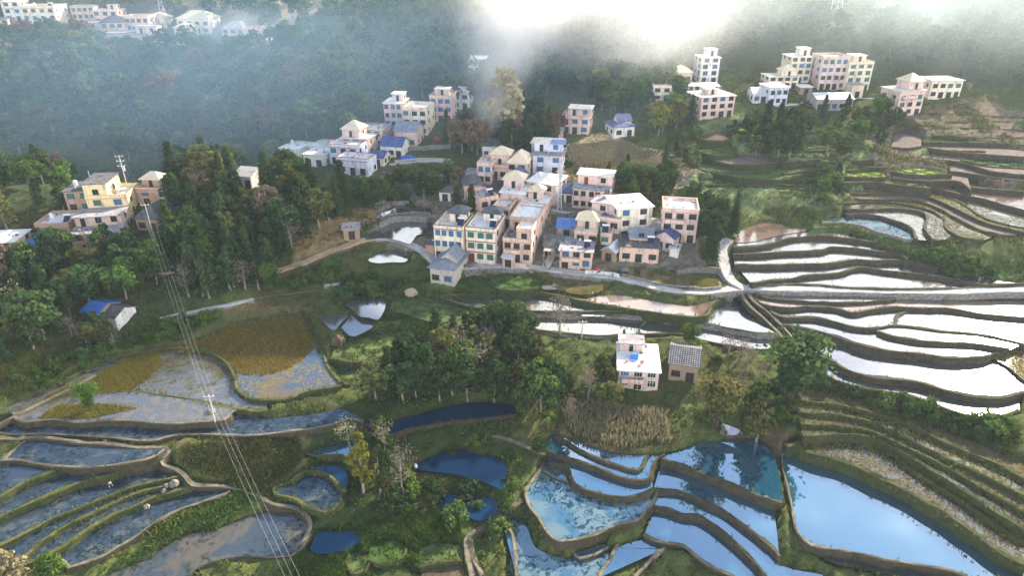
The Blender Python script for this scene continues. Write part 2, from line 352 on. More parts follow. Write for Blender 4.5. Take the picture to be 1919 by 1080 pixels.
# correction grid (filled once the pond levels are known)
GX0, GX1, GY0, GY1, GS = -170.0, 190.0, 30.0, 330.0, 1.0
GNX, GNY = int((GX1 - GX0) / GS) + 1, int((GY1 - GY0) / GS) + 1
CORR = np.zeros((GNY, GNX))
def corr_at(x, y):
    fx = np.clip((np.asarray(x) - GX0) / GS, 0, GNX - 1.001); fy = np.clip((np.asarray(y) - GY0) / GS, 0, GNY - 1.001)
    i = fx.astype(int); j = fy.astype(int); a = fx - i; b = fy - j
    return (CORR[j, i] * (1 - a) + CORR[j, i + 1] * a) * (1 - b) + (CORR[j + 1, i] * (1 - a) + CORR[j + 1, i + 1] * a) * b
def z_land(x, y): return z_base(x, y) + corr_at(x, y)
def cast(px, fn=z_land):
    """pixels of the photograph -> points where the view rays meet the land"""
    d = rays(px); n = len(d); t0 = np.full(n, 60.0); t = t0.copy(); hit = np.zeros(n, bool); lo = t.copy(); hi = np.full(n, 900.0)
    t = np.full(n, 62.0)
    for k in range(560):
        p = d * t[:, None]
        below = (p[:, 2] + CAMZ) < fn(p[:, 0], p[:, 1])
        new = below & ~hit; hi[new] = t[new]; hit |= below
        lo[~hit] = t[~hit]; t = np.where(hit, t, t + 1.5)
        if hit.all(): break
    for k in range(14):
        m = (lo + hi) / 2; p = d * m[:, None]
        below = (p[:, 2] + CAMZ) < fn(p[:, 0], p[:, 1]); hi = np.where(below, m, hi); lo = np.where(below, lo, m)
    p = d * hi[:, None]; p[:, 2] += CAMZ
    return p
def plane_pts(px, z):
    d = rays(px); t = (z - CAMZ) / d[:, 2]; p = d * t[:, None]; p[:, 2] = z
    return p
def spline(P, step, closed=False):
    """Catmull-Rom through P resampled about every step metres"""
    P = np.asarray(P, float); n = len(P)
    if n < 3 and not closed:
        L = np.linalg.norm(P[-1] - P[0]); k = max(2, int(L / step) + 1); return P[0] + (P[-1] - P[0]) * np.linspace(0, 1, k)[:, None]
    out = []
    for i in range(n if closed else n - 1):
        if closed: a, b, c, d = P[i - 1], P[i], P[(i + 1) % n], P[(i + 2) % n]
        else: a, b, c, d = P[max(i - 1, 0)], P[i], P[i + 1], P[min(i + 2, n - 1)]
        L = np.linalg.norm(c - b); k = max(1, int(round(L / step))); s = (np.arange(k) / k)[:, None]
        out.append(0.5 * (2 * b + (c - a) * s + (2 * a - 5 * b + 4 * c - d) * s ** 2 + (3 * b - a - 3 * c + d) * s ** 3))
    if not closed: out.append(P[-1:])
    return np.concatenate(out)
def in_poly(x, y, poly):
    x = np.asarray(x); y = np.asarray(y); r = np.zeros(x.shape, bool); P = np.asarray(poly); n = len(P)
    for i in range(n):
        x0, y0 = P[i - 1][:2]; x1, y1 = P[i][:2]
        if y0 == y1: continue
        c = ((y0 > y) != (y1 > y)) & (x < (x1 - x0) * (y - y0) / (y1 - y0) + x0); r ^= c
    return r
CROP = {k: ((k % 3) * 640, (k // 3) * 360) for k in range(9)}
def C(k, s):
    """points read off a threefold enlargement of one ninth of the picture (k = 0..8) -> picture pixels"""
    ox, oy = CROP[k]; q = [a.split(',') for a in s.split()]
    return [(ox + float(a) / 3.0, oy + float(b) / 3.0) for a, b in q]
def U(s): return [tuple(float(c) for c in a.split(',')) for a in s.split()]
# ------------------------------------------------------------------ paddies: near crest line, far line, water
L = {}
L['6a'] = C(6, "85,185 130,213 310,205 460,220 620,205 870,222 1000,225 1140,215 1260,205 1300,170")
L['6b'] = C(6, "-60,180 60,160 190,130 400,75 700,48 860,60 1100,95 1270,130 1420,150 1500,150")
L['6c'] = C(6, "-40,270 25,285 120,290 260,283 430,295 620,305 790,322 900,315 980,295 1160,285 1400,292 1640,268 1780,250 1919,215") + C(7, "60,195 120,222")
L['6d1'] = C(6, "-60,314 0,310 100,312 220,300 420,325 650,345 780,360 890,360 935,355 950,375 930,410 910,440 920,460 990,480 1040,520 1090,570 1200,575 1290,580 1420,620 1540,680 1640,690 1710,730 1745,780 1720,880 1680,940 1640,965 1500,970 1350,970 1200,1000 1100,1040 1030,1090")
L['6e'] = C(6, "-60,430 0,430 120,435 240,455 400,470 560,468 700,450 850,420 925,372")
L['6f'] = C(6, "-80,680 0,640 80,590 180,540 310,490")
L['6g'] = C(6, "-80,790 0,755 80,715 200,660 340,600 480,545 600,520 680,492")
L['6h'] = C(6, "-80,950 0,915 60,885 180,820 300,760 450,700 600,640 740,585 860,555 960,535 1010,515")
L['6i'] = C(6, "120,990 200,920 300,850 420,780 560,715 700,645 820,600 930,578")
L['6j'] = C(6, "-40,1015 60,1022 160,1010 280,960 370,910 480,830 620,750 760,690 880,635 980,605 1075,582")
L['6k'] = C(6, "380,1040 480,1010 600,960 700,900 820,820 920,755 1040,700 1180,655 1295,612")
L['6m'] = C(6, "1640,552 1540,590 1560,625 1650,645 1740,700 1830,720 1890,690 1925,655")
L['6n'] = C(6, "1640,552 1700,500 1750,490 1840,510 1900,570 1925,605") + C(7, "15,600")
L['6o'] = C(6, "1700,380 1760,405 1919,405") + C(7, "30,420 70,428 88,415")
L['3a'] = C(3, "330,1082 540,965 700,925 830,895 960,880 1080,882 1180,905 1260,950 1300,1000 1320,1060") + C(6, "1330,25 1380,70 1440,90 1540,90 1640,80 1740,40 1850,25 1919,15")
L['4e'] = C(4, "556,592 680,635 800,655 960,665 1100,672 1340,675 1500,672 1640,680 1760,690")
L['4d'] = C(4, "560,580 700,580 860,565 930,555 1060,560 1200,580 1350,615 1560,650 1760,680 1919,700") + C(5, "70,705 140,690 160,640 210,600 300,572")
L['4f'] = C(4, "905,745 1040,765 1140,785 1350,805 1540,815 1680,803")
L['4g'] = C(4, "1680,803 1800,800 1919,805") + C(5, "120,840 300,875 420,890 520,892")
L['4w'] = C(4, "1000,690 1150,685 1340,690 1360,683 1560,688 1720,702") + C(5, "0,727 150,747 300,775 420,797 540,803")
L['5b'] = C(5, "280,312 360,310 480,295 600,262 750,250 870,255 1000,270 1100,290 1180,322")
L['5c'] = C(5, "280,353 400,350 550,340 680,335 780,330 830,312 960,318 1100,335 1210,350 1260,378")
L['5d'] = C(5, "290,411 480,412 640,408 800,405 880,395 960,382 1080,388 1200,385 1320,395 1430,432")
L['5e'] = C(5, "385,517 480,500 600,490 700,470 870,458 940,435 1000,425 1100,438 1240,455 1380,470 1500,490 1640,518 1800,520 1930,516")
L['5f'] = C(5, "395,527 640,520 800,528 1000,540 1240,545 1560,545 1700,535 1930,525")
L['5g'] = C(5, "430,582 480,598 600,610 750,620 900,625 1060,618 1190,603")
L['5h'] = C(5, "400,608 470,640 600,655 720,645 850,655 950,680 1050,665 1180,650 1320,655 1500,660 1680,690 1930,712")
L['5i'] = C(5, "490,672 560,705 720,708 860,735 950,760 1080,770 1180,755 1300,765 1500,790 1700,810 1930,862")
L['5j'] = C(5, "1095,785 1200,820 1400,845 1600,855 1720,870 1835,888")
L['5k'] = C(5, "560,750 640,760 760,785 900,830 1000,865 1150,895 1300,910 1450,930 1600,935 1700,925 1840,880 1930,858")
L['5l'] = C(5, "585,775 640,850 720,900 820,940 920,1000 1050,1040 1180,1055 1330,1075") + C(8, "1500,45 1650,72 1790,75 1860,60 1930,42")
L['5m'] = C(5, "725,970 780,1020 850,1060 900,1079") + C(8, "1050,35 1230,60 1400,110 1530,160 1680,200 1780,190 1890,152")
L['u1'] = C(5, "780,168 900,175 1000,190 1080,220 1160,240 1250,268 1310,268")
L['u2'] = C(5, "925,130 1000,125 1100,135 1180,160 1240,180 1290,210 1300,240 1312,268")
L['u3'] = C(5, "915,102 1050,98 1180,95 1270,100 1350,120 1375,150 1360,190 1370,230 1410,275")
L['u4'] = C(5, "895,66 1050,60 1200,65 1310,85 1400,110 1470,155 1470,190 1500,225 1560,255 1690,272")
L['u5'] = C(5, "990,42 1200,45 1330,55 1440,95 1540,150 1640,200 1750,240 1860,246")
L['u6'] = C(5, "910,8 1100,8 1250,10 1380,30 1480,70 1600,130 1720,180 1850,212 1930,232")
L['u7'] = C(5, "1320,-8 1480,25 1560,60 1680,140 1800,180 1930,207")
L['u8'] = C(5, "1400,-20 1560,15 1700,45 1820,80 1930,110")
L['7a'] = C(7, "1190,290 1260,325 1340,375 1440,420 1560,465 1660,490 1690,470 1722,400")
L['7b'] = C(7, "1140,370 1240,410 1400,460 1540,515 1660,545 1735,530 1745,480 1760,440 1815,400")
L['7c'] = C(7, "1165,450 1240,455 1280,490 1300,550 1360,590 1480,630 1600,640 1700,620 1750,588")
L['7d'] = C(7, "1150,395 1145,430 1100,510 1050,580 1035,640 1060,700 1110,760 1150,830 1210,882 1300,882 1420,852 1540,800 1660,770 1710,720 1760,650 1772,600")
L['7e'] = C(7, "1140,495 1200,532 1270,560")
L['7m'] = C(7, "905,780 950,830 970,900 985,1090")
L['7l'] = C(7, "725,865 735,960 790,1090")
L['7p'] = C(7, "808,288 900,305 1000,340 1080,378 1150,395")
L['7q'] = C(7, "1010,650 940,710 840,770 740,840 700,880 710,960 735,1090")
L['7r'] = C(7, "1820,925 1720,1010 1650,1090")
L['7s'] = C(7, "1550,900 1500,1000 1440,1090")
L['7t'] = C(7, "1305,962 1340,985 1420,965 1500,925")
L['7n1'] = C(7, "400,465 500,500 650,520 820,570 935,605")
L['7n2'] = C(7, "540,700 620,720 700,750 780,775 890,725")
L['7o'] = C(7, "120,222 180,260 260,295 400,255 560,225 720,205 990,175")
L['8a'] = C(7, "1800,425 1919,458") + C(8, "100,505 220,545 350,600 480,650 560,678")
L['8b'] = C(7, "1755,595 1850,600 1919,612") + C(8, "120,665 230,720 330,790 420,860 500,920 540,975")
L['8c'] = C(7, "1750,690 1850,710 1919,738") + C(8, "80,745 160,790 260,870 360,960 430,1040 465,1095")
L['8d'] = C(7, "1700,850 1780,890 1919,912") + C(8, "60,960 140,1020 220,1060 290,1090")
L['8l'] = C(8, "600,385 555,400 560,470 590,600 610,700 635,820 690,890 760,920 960,950 1130,990 1300,1020 1480,1050 1600,1085")
L['8m'] = C(8, "735,940 800,980 880,1015 1000,1030 1100,1060 1230,1090")
L['8t0'] = C(8, "580,345 620,345 740,395 900,440 1060,510 1250,600 1450,720 1650,850 1800,960 1930,1015")
L['8t1'] = C(8, "1200,420 1280,480 1400,560 1550,650 1700,760 1850,860 1930,885")
L['8t2'] = C(8, "670,290 850,285 1000,290 1100,310 1190,360 1260,400 1420,500 1600,620 1750,720 1930,835")
L['8t3'] = C(8, "660,225 850,235 1000,255 1100,285 1200,330 1320,390 1500,480 1700,600 1930,735")
L['8t4'] = C(8, "640,158 800,170 950,190 1080,225 1200,280 1330,350 1500,430 1700,520 1930,640")
L['8t5'] = C(8, "610,88 780,105 900,125 1050,160 1200,200 1330,260 1450,320 1640,400 1800,470 1930,545")
L['9a'] = C(4, "215,152 290,125 420,118 500,122"); L['9b'] = C(4, "155,72 260,60 380,55"); L['9r'] = C(4, "130,268 240,258 330,276 400,316 470,371 530,400")
# pond: key, crest line (near side), far line, water material, bank width, other rims at the same level
L['3a2'] = L['3a'][5:]
PONDS = [
 ('3b', '3a2', C(3, "1000,878 1090,850 1100,840 1250,760 1400,720 1600,690 1710,690 1760,790 1790,860 1830,960 1850,1000 1905,1079") + C(6, "1919,0"), 'water_stubble', 0.8, [L['3a'][:7], C(3, "1690,665 1730,720 1770,800 1800,870 1838,965 1858,1005 1919,1075")], 'moss'),
 ('6b', '6b', C(3, "330,1082 540,965 700,925 830,895 960,880 1080,882 1180,905 1260,950 1300,1000 1320,1060") + C(6, "1330,25 1380,70 1440,90 1500,100"), 'water_paddy', 1.3, [], 'moss'),
 ('6a', '6a', C(6, "60,160 190,130 400,75 700,48 860,60 1100,95 1270,130 1340,140"), 'water_paddy', 0.7, [], 'top'),
 ('6c', '6c', C(6, "-40,225 0,205 85,185 130,213 310,205 460,220 620,205 870,222 1000,225 1140,215 1260,205 1300,150 1500,190 1650,180 1800,165 1919,140") + C(7, "60,170 130,205"), 'water_weedy', 0.7, [], 'top'),
 ('6e', '6e', C(6, "20,425 140,328 220,300 420,325 650,345 780,360 890,360 930,358"), 'water_weedy', 0.7, [C(6, "20,425 80,372 140,325")], 'top'),
 ('6f', '6f', C(6, "-80,430 0,430 120,435 240,455 320,480"), 'water_weedy', 0.8, [], 'moss'),
 ('6g', '6g', C(6, "-80,680 0,640 80,590 180,540 310,480 400,470 560,468 690,470"), 'water_weedy', 0.9, [], 'moss'),
 ('6h', '6h', C(6, "-80,790 0,755 80,715 200,660 340,600 480,545 600,520 680,480 850,420 920,440 990,480 1025,510"), 'water_weedy', 0.9, [], 'moss'),
 ('6i', '6i', C(6, "20,905 60,885 180,820 300,760 450,700 600,640 740,585 860,555 950,540"), 'water_weedy', 0.8, [], 'moss'),
 ('6j', '6j', C(6, "-40,940 0,915 60,900 115,985 200,920 300,850 420,780 560,715 700,645 820,600 930,570 1000,515 1060,560"), 'water_weedy', 1.0, [], 'moss'),
 ('6k', '6k', C(6, "330,985 370,910 480,830 620,750 760,690 880,635 980,605 1075,582 1200,575 1290,585"), 'water_weedy', 0.7, [C(6, "345,975 385,1040")], 'top'),
 ('6l', None, C(6, "560,1100 700,1040 860,960 1060,840 1180,832 1290,790 1420,740 1560,708 1640,705 1710,735 1738,785 1715,880 1675,935 1640,960 1500,970 1350,970 1200,1000 1100,1040 1020,1100"), 'water_brown', 0, [], 'top'),
 ('6m', '6m', C(6, "1640,545 1700,500 1760,495 1840,512 1900,570 1925,600"), 'water_weedy', 0.9, [], 'moss'),
 ('6n', '6n', C(6, "1640,545 1740,470 1830,462 1919,462") + C(7, "30,510 38,570"), 'water_deep', 0.8, [], 'moss'),
 ('6o', '6o', C(6, "1700,385 1760,375 1830,355 1919,335") + C(7, "40,335 90,360 95,400"), 'water_blue', 0.8, [], 'moss'),
 ('6p', None, C(6, "1745,930 1770,860 1795,820 1919,835") + C(7, "40,825 112,860 95,895 0,940") + C(6, "1800,958 1755,945"), 'water_deep', 0, [], 'moss'),
 ('3c', None, C(4, "15,632 50,600 100,580 180,590 245,600 242,660 205,718 160,707 110,702 60,660"), 'water_silver', 0, [], 'moss'),
 ('3d', None, C(4, "0,748 48,692 192,736 72,812 10,775"), 'water_silver', 0, [], 'moss'),
 ('3e', None, C(4, "-115,705 -60,688 0,686 38,694 -8,742 -40,778 -90,745"), 'water_silver', 0, [], 'moss'),
 ('9a', '9a', C(4, "190,140 220,112 330,75 480,85 505,112"), 'water_silver', 1.0, [], 'stone'),
 ('9b', '9b', C(4, "120,60 180,20 260,-10 340,0 385,45"), 'water_silver', 1.0, [], 'stone'),
 ('9r', None, C(4, "130,268 150,240 220,205 300,168 420,165 530,175 515,232 430,240 385,290 330,276 240,258"), 'water_silver', 0, [], 'stone'),
 ('9y', None, C(4, "150,385 190,352 235,330 300,335 375,345 362,392 280,395 200,400"), 'water_silver', 0, [], 'moss'),
 ('4h', None, C(4, "1125,545 1150,490 1260,488 1420,505 1510,520 1440,565 1340,578 1210,550"), 'water_murky', 0, [], 'moss'),
 ('4i', '4d', C(4, "560,575 700,570 860,555 930,545 1060,548 1150,560 1350,600 1420,590 1560,580 1760,615 1919,640") + C(5, "60,640 140,620 200,590 290,570"), 'water_mud', 0.9, [], 'moss'),
 ('4e', '4e', C(4, "556,590 700,575 860,560 930,555 1060,560 1200,580 1350,615 1560,650 1740,680"), 'water_silver', 0.6, [], 'top'),
 ('4f', '4f', C(4, "890,740 1000,690 1150,672 1340,675 1500,672 1720,700 1690,745 1684,800"), 'water_silver', 0.9, [C(4, "1726,715 1690,740 1672,770 1675,800")], 'stoneside'),
 ('4g', '4g', C(4, "1684,800 1690,745 1720,700 1919,715") + C(5, "150,740 300,770 420,790 530,800"), 'water_silver', 0.9, [], 'side'),
 ('4w', '4w', C(4, "1720,702 1840,690 1919,695") + C(5, "70,700 140,690 160,640 210,600 310,580 370,640 430,690 490,745 535,795"), 'water_silver', 0.9, [], 'stoneside'),
 ('4j', None, C(4, "1570,455 1600,432 1700,425 1800,470 1919,470") + C(5, "60,455 195,442 215,465 255,518 150,540 0,547") + C(4, "1919,545 1750,505 1600,472"), 'water_murky', 0, [], 'stone'),
 ('5a', None, C(5, "290,265 300,235 360,200 450,175 580,180 600,205 690,190 705,198 690,218 520,248 400,278 300,283"), 'water_mud', 0, [], 'stone'),
 ('5b', '5b', C(5, "275,290 400,278 520,248 640,230 800,225 960,240 1080,270 1150,300"), 'water_silver', 1.0, [], 'side'),
 ('5c', '5c', C(5, "275,312 360,310 480,295 600,262 750,250 870,255 1000,270 1100,290 1190,325"), 'water_silver', 1.0, [], 'side'),
 ('5d', '5d', C(5, "285,353 400,350 550,340 680,335 780,330 830,312 960,318 1100,335 1210,350 1320,390"), 'water_silver', 1.0, [], 'side'),
 ('5e', '5e', C(5, "292,411 480,412 640,408 800,405 880,395 960,382 1080,388 1200,385 1320,395 1430,432 1540,475 1700,480 1800,505 1880,512"), 'water_silver', 1.1, [], 'side'),
 ('5f', '5f', C(5, "385,517 480,500 600,490 700,470 870,458 940,435 1000,425 1100,438 1240,455 1380,470 1500,490 1640,518 1930,517"), 'water_silver', 0.6, [], 'top'),
 ('5g', '5g', C(5, "430,580 520,565 700,560 900,568 1180,575 1195,600"), 'water_silver', 0.7, [], 'side'),
 ('5h', '5h', C(5, "390,600 480,598 600,610 750,620 900,625 1060,618 1190,600 1400,600 1600,600 1700,590 1930,600"), 'water_mud', 0.9, [], 'side'),
 ('5i', '5i', C(5, "470,640 600,655 720,645 850,655 950,680 1050,665 1180,650 1320,655 1500,660 1680,690 1930,712"), 'water_silver', 1.1, [C(5, "1195,757 1200,705 1245,680 1315,662")], 'side'),
 ('5j', '5j', C(5, "1080,770 1180,755 1300,765 1500,790 1700,810 1900,858"), 'water_silver', 0.9, [], 'side'),
 ('5k', '5k', C(5, "545,730 560,705 720,708 860,735 950,760 1090,785 1200,820 1400,845 1600,855 1720,870 1850,885 1930,866"), 'water_silver', 1.1, [], 'side'),
 ('5l', '5l', C(5, "570,750 640,760 760,785 900,830 1000,865 1150,895 1300,910 1450,930 1600,935 1700,925 1760,945 1830,985 1940,1060"), 'water_silver', 1.2, [C(5, "1712,922 1760,945 1830,985 1940,1060")], 'side'),
 ('5n', None, C(5, "1715,922 1840,880 1930,860 1940,1060 1830,985 1760,945"), 'water_rusty', 0, [], 'side'),
 ('5m', '5m', C(5, "700,910 720,900 820,940 920,1000 1050,1040 1180,1055 1330,1075") + C(8, "1500,45 1650,72 1790,75 1890,60"), 'water_silver', 0.9, [], 'grassy'),
 ('u1', 'u1', C(5, "780,160 930,128 1000,125 1100,135 1180,160 1240,180 1290,210 1305,262"), 'water_weedy', 0.8, [], 'stone'),
 ('u2', 'u2', C(5, "915,125 915,102 1050,98 1180,95 1270,100 1350,120 1375,150 1360,190 1370,230 1400,270 1320,268"), 'water_paddy', 0.8, [], 'side'),
 ('u3', 'u3', C(5, "900,80 1050,62 1200,65 1310,85 1400,110 1470,155 1470,190 1500,225 1490,262 1420,272"), 'water_sedge', 0.8, [], 'side'),
 ('u4', 'u4', C(5, "890,58 1000,42 1200,45 1330,55 1440,95 1540,150 1640,200 1750,240 1700,268"), 'water_sedge', 0.9, [], 'side'),
 ('u5', 'u5', C(5, "980,35 910,8 1100,8 1250,10 1380,30 1480,70 1600,130 1720,180 1850,212 1880,240"), 'soil_mauve', 0.9, [], 'side'),
 ('u6', 'u6', C(5, "910,0 1100,-14 1320,-8 1480,25 1560,60 1680,140 1800,180 1930,207"), 'water_sedge', 0.9, [], 'side'),
 ('u7', 'u7', C(5, "1320,-12 1400,-20 1560,15 1700,45 1820,80 1930,110"), 'water_sedge', 0.8, [], 'side'),
 ('u8', 'u8', C(2, "1480,1010 1600,1020 1750,1060 1930,1079"), 'water_rusty', 0.7, [], 'side'),
 ('7a', '7a', C(7, "1195,285 1270,310 1400,352 1560,395 1712,402"), 'water_blue', 0.7, [], 'side'),
 ('7b', '7b', C(7, "1140,360 1190,290 1260,325 1340,375 1440,420 1560,465 1660,490 1690,470 1725,405 1810,398"), 'water_blue', 0.8, [], 'side'),
 ('7c', '7c', C(7, "1165,445 1160,380 1240,410 1400,460 1540,515 1660,545 1735,530 1750,580"), 'water_blue', 0.8, [], 'side'),
 ('7d', '7d', C(7, "1150,400 1170,450 1240,455 1280,490 1300,550 1360,590 1480,630 1600,640 1700,620 1765,600"), 'water_teal', 0.7, [C(7, "1140,495 1200,532 1275,562")], 'top'),
 ('7m', '7m', C(7, "725,880 760,855 890,785 905,780"), 'water_blue', 0.7, [], 'top'),
 ('7x', None, C(7, "935,765 1020,770 1060,850 1090,920 1200,970 1320,985 1420,970 1500,950 1480,1040 1440,1095 985,1095 970,900 950,830"), 'water_teal', 0, [], 'top'),
 ('7r', '7r', C(7, "1440,1095 1500,1000 1550,925 1690,880 1800,915 1815,930"), 'water_blue', 0.7, [C(7, "1552,905 1502,1000 1440,1095")], 'top'),
 ('7t', '7t', C(7, "1300,960 1400,925 1480,900 1505,920"), 'water_blue', 0.5, [], 'top'),
 ('7n1', None, C(7, "400,470 500,415 650,365 760,398 880,418 925,470 935,600 820,562 650,513 500,492"), 'water_deep', 0, [], 'grassy'),
 ('7n2', None, C(7, "545,692 590,622 700,642 780,632 905,680 885,722 780,772 700,742 620,712"), 'water_deep', 0, [], 'grassy'),
 ('7o', '7o', C(7, "95,205 180,225 260,215 400,178 640,118 800,103 920,112 995,132"), 'water_deep', 0.8, [], 'side'),
 ('8a', '8a', C(7, "1800,420 1830,400 1919,375") + C(8, "100,325 200,322 300,308 430,312 480,355 520,430 548,540 562,670"), 'water_blue', 0.9, [], 'side'),
 ('8x', None, C(8, "190,240 220,222 300,250 355,275 340,285 210,285"), 'water_silver', 0, [], 'side'),
 ('8b', '8b', C(7, "1755,590 1770,540 1815,430 1919,458") + C(8, "100,505 220,545 350,600 480,650 545,680 520,740 530,850 540,970"), 'water_blue', 0.9, [], 'side'),
 ('8c', '8c', C(7, "1750,680 1755,595 1850,600 1919,612") + C(8, "120,665 230,720 330,790 420,860 500,920 535,975 530,1095"), 'water_blue', 0.9, [], 'side'),
 ('8d', '8d', C(7, "1700,850 1740,750 1755,700 1850,710 1919,738") + C(8, "80,745 160,790 260,870 360,960 430,1040 465,1095"), 'water_blue', 0.8, [], 'top'),
 ('8l', '8l', C(8, "600,380 620,350 740,395 900,440 1060,510 1250,600 1450,720 1650,850 1800,960 1930,1015 1930,1110"), 'water_blue', 0.7, [], 'top'),
 ('8m', '8m', C(8, "690,895 760,920 960,950 1130,990 1300,1020 1480,1050 1600,1095"), 'water_blue', 0.8, [], 'side'),
 ('8q', None, C(8, "540,1025 620,1045 800,1079 800,1110 540,1110"), 'water_blue', 0, [], 'side'),
 ('8t0', '8t0', C(8, "620,335 680,300 850,290 1000,295 1090,330 1190,420 1280,480 1400,560 1550,650 1700,760 1850,860 1930,885"), 'water_sedge', 1.4, [], 'grassy'),
 ('8t1', '8t1', C(8, "1150,400 1180,360 1260,400 1420,500 1600,620 1750,720 1930,835"), 'soil_dry', 0.9, [], 'grassy'),
 ('8t2', '8t2', C(8, "670,280 660,225 850,235 1000,255 1100,285 1200,330 1320,390 1500,480 1700,600 1930,735"), 'water_sedge', 0.9, [], 'grassy'),
 ('8t3', '8t3', C(8, "650,215 640,158 800,170 950,190 1080,225 1200,280 1330,350 1500,430 1700,520 1930,640"), 'soil_dry', 0.9, [], 'grassy'),
 ('8t4', '8t4', C(8, "630,148 610,88 780,105 900,125 1050,160 1200,200 1330,260 1450,320 1640,400 1800,470 1930,545"), 'water_sedge', 0.9, [], 'grassy'),
 ('8t5', '8t5', C(8, "610,75 630,40 800,45 950,75 1100,120 1250,170 1400,240 1640,330 1800,400 1930,450"), 'soil_dry', 0.9, [], 'grassy'),
]
# dry stepped fields: crest line, far line, soil
def strip(k, crest, up, mat='soil_mauve', w=0.8, side='side'): L[k] = crest; PONDS.append((k, k, up, mat, w, [], side))
c2 = lambda s: C(2, s)
strip('d1', c2("1165,965 1300,985 1510,985"), c2("1190,955 1330,945 1480,975"), 'field_lime')
strip('d2', c2("1180,1005 1350,1020 1540,1022 1620,1070"), c2("1170,970 1300,985 1510,985 1600,1000"))
strip('d3', c2("900,1032 1050,1025 1200,1042 1400,1062"), c2("920,1010 1100,1005 1185,1008 1340,1025"), 'field_green')
strip('d4', c2("1560,905 1700,935 1919,950"), c2("1600,895 1760,900 1919,905"), 'field_lush')
strip('d5', c2("1330,895 1500,905 1600,925 1760,970 1919,985"), c2("1350,870 1500,865 1600,890 1919,940"))
strip('d6', c2("1500,965 1650,985 1800,1010 1919,1020"), c2("1480,925 1600,930 1760,975 1919,985"))
strip('d7', c2("1340,830 1480,850 1700,870 1919,885"), c2("1370,800 1500,800 1700,820 1919,850"))
strip('d8', c2("910,995 1000,1000 1140,1000"), c2("920,945 1040,940 1130,975"), 'field_lime')
strip('d9', c2("330,1000 480,985 640,1010 780,1000 860,1010"), c2("300,960 480,930 640,940 800,960"), 'field_green', 0.9, 'grassy')
strip('e1', c2("150,900 300,930 460,930 560,905"), c2("170,890 300,870 460,875 550,890"), 'soil_mauve', 0.8, 'grassy')
strip('e2', c2("90,855 180,875 300,860"), c2("95,825 200,800 290,835"), 'field_green', 0.8, 'grassy')
strip('e3', c2("260,735 330,745 430,740"), c2("270,715 340,715 440,720"), 'field_lime', 0.7, 'grassy')
strip('e4', c2("100,790 200,795 260,790"), c2("110,760 200,745 270,745"), 'soil_dry', 0.7, 'grassy')
strip('e5', C(4, "-60,935 90,960 220,930 360,905 430,890"), C(4, "-30,850 120,790 280,780 420,800"), 'field_green', 1.2, 'grassy')
strip('e6', C(4, "-100,1080 60,1085 200,1060 300,1030"), C(4, "-60,960 90,970 220,940 360,920"), 'field_green', 1.0, 'grassy')
strip('e7', C(4, "270,680 400,700 520,740 700,760 880,740"), C(4, "280,620 380,560 560,620 760,680"), 'field_green', 1.0, 'grassy')
strip('g1', C(4, "650,545 760,560 860,555"), C(4, "660,490 760,470 840,500"), 'field_lush', 0.8, 'grassy')
strip('g2', C(4, "830,470 870,540 990,555 1110,540"), C(4, "850,470 950,455 1150,480"), 'field_lush', 0.8, 'grassy')
strip('h1', C(7, "20,1000 60,1070 130,1060 160,1000"), C(7, "30,960 80,950 150,960"), 'field_green', 0.7, 'grassy')
strip('h2', C(7, "150,990 240,1020 340,985 365,930"), C(7, "160,910 230,885 340,885"), 'field_lush', 0.7, 'grassy')
strip('h3', C(7, "440,1030 560,1005 680,1000"), C(7, "440,930 540,895 690,915"), 'field_green', 0.7, 'grassy')
strip('h4', C(7, "180,1100 300,1085 400,1090"), C(7, "190,1055 260,1030 350,1010"), 'field_green', 0.6, 'grassy')
strip('h5', C(7, "450,1110 560,1100 690,1105"), C(7, "450,1050 560,1025 690,1020"), 'soil_dry', 0.6, 'grassy')
strip('f1', c2("60,945 300,1000 550,1012 770,972"), c2("130,900 330,945 540,950 740,925"), 'field_green', 0.8, 'grassy')
strip('f2', c2("130,1045 400,1052 720,1072"), c2("90,1005 300,1008 550,1020 760,1015"), 'field_green', 0.8, 'grassy')
strip('f3', c2("600,850 760,850 900,842"), c2("620,800 760,800 890,810"), 'field_green', 0.8, 'grassy')
strip('f4', c2("1170,830 1260,835 1340,825"), c2("1190,740 1270,740 1340,770"), 'soil_mauve', 0.8, 'side')
BANKLINES = [c2(q) for q in ("560,930 700,900 860,890", "900,900 1060,905 1190,900", "930,960 1050,940 1160,945", "1400,760 1600,770 1917,775", "1420,720 1650,720 1917,735", "1350,800 1600,800 1917,815", "1480,690 1700,680 1917,690", "60,860 -40,880 -160,880", "250,700 420,680 560,690", "640,760 760,750 880,770", "1560,1040 1700,1060 1917,1075", "1230,640 1480,640 1750,655 1917,660", "-330,900 -200,880 -60,860", "600,1000 720,1010 860,1040", "160,960 320,975 480,965", "480,900 600,880 700,880", "700,905 850,920 900,915", "300,1030 480,1035 620,1045", "560,980 650,965 760,955", "860,700 960,720 1100,700", "900,760 1000,780 1150,770", "1250,900 1330,905 1400,880", "1440,840 1560,850 1700,850", "1200,690 1330,700 1470,720")]
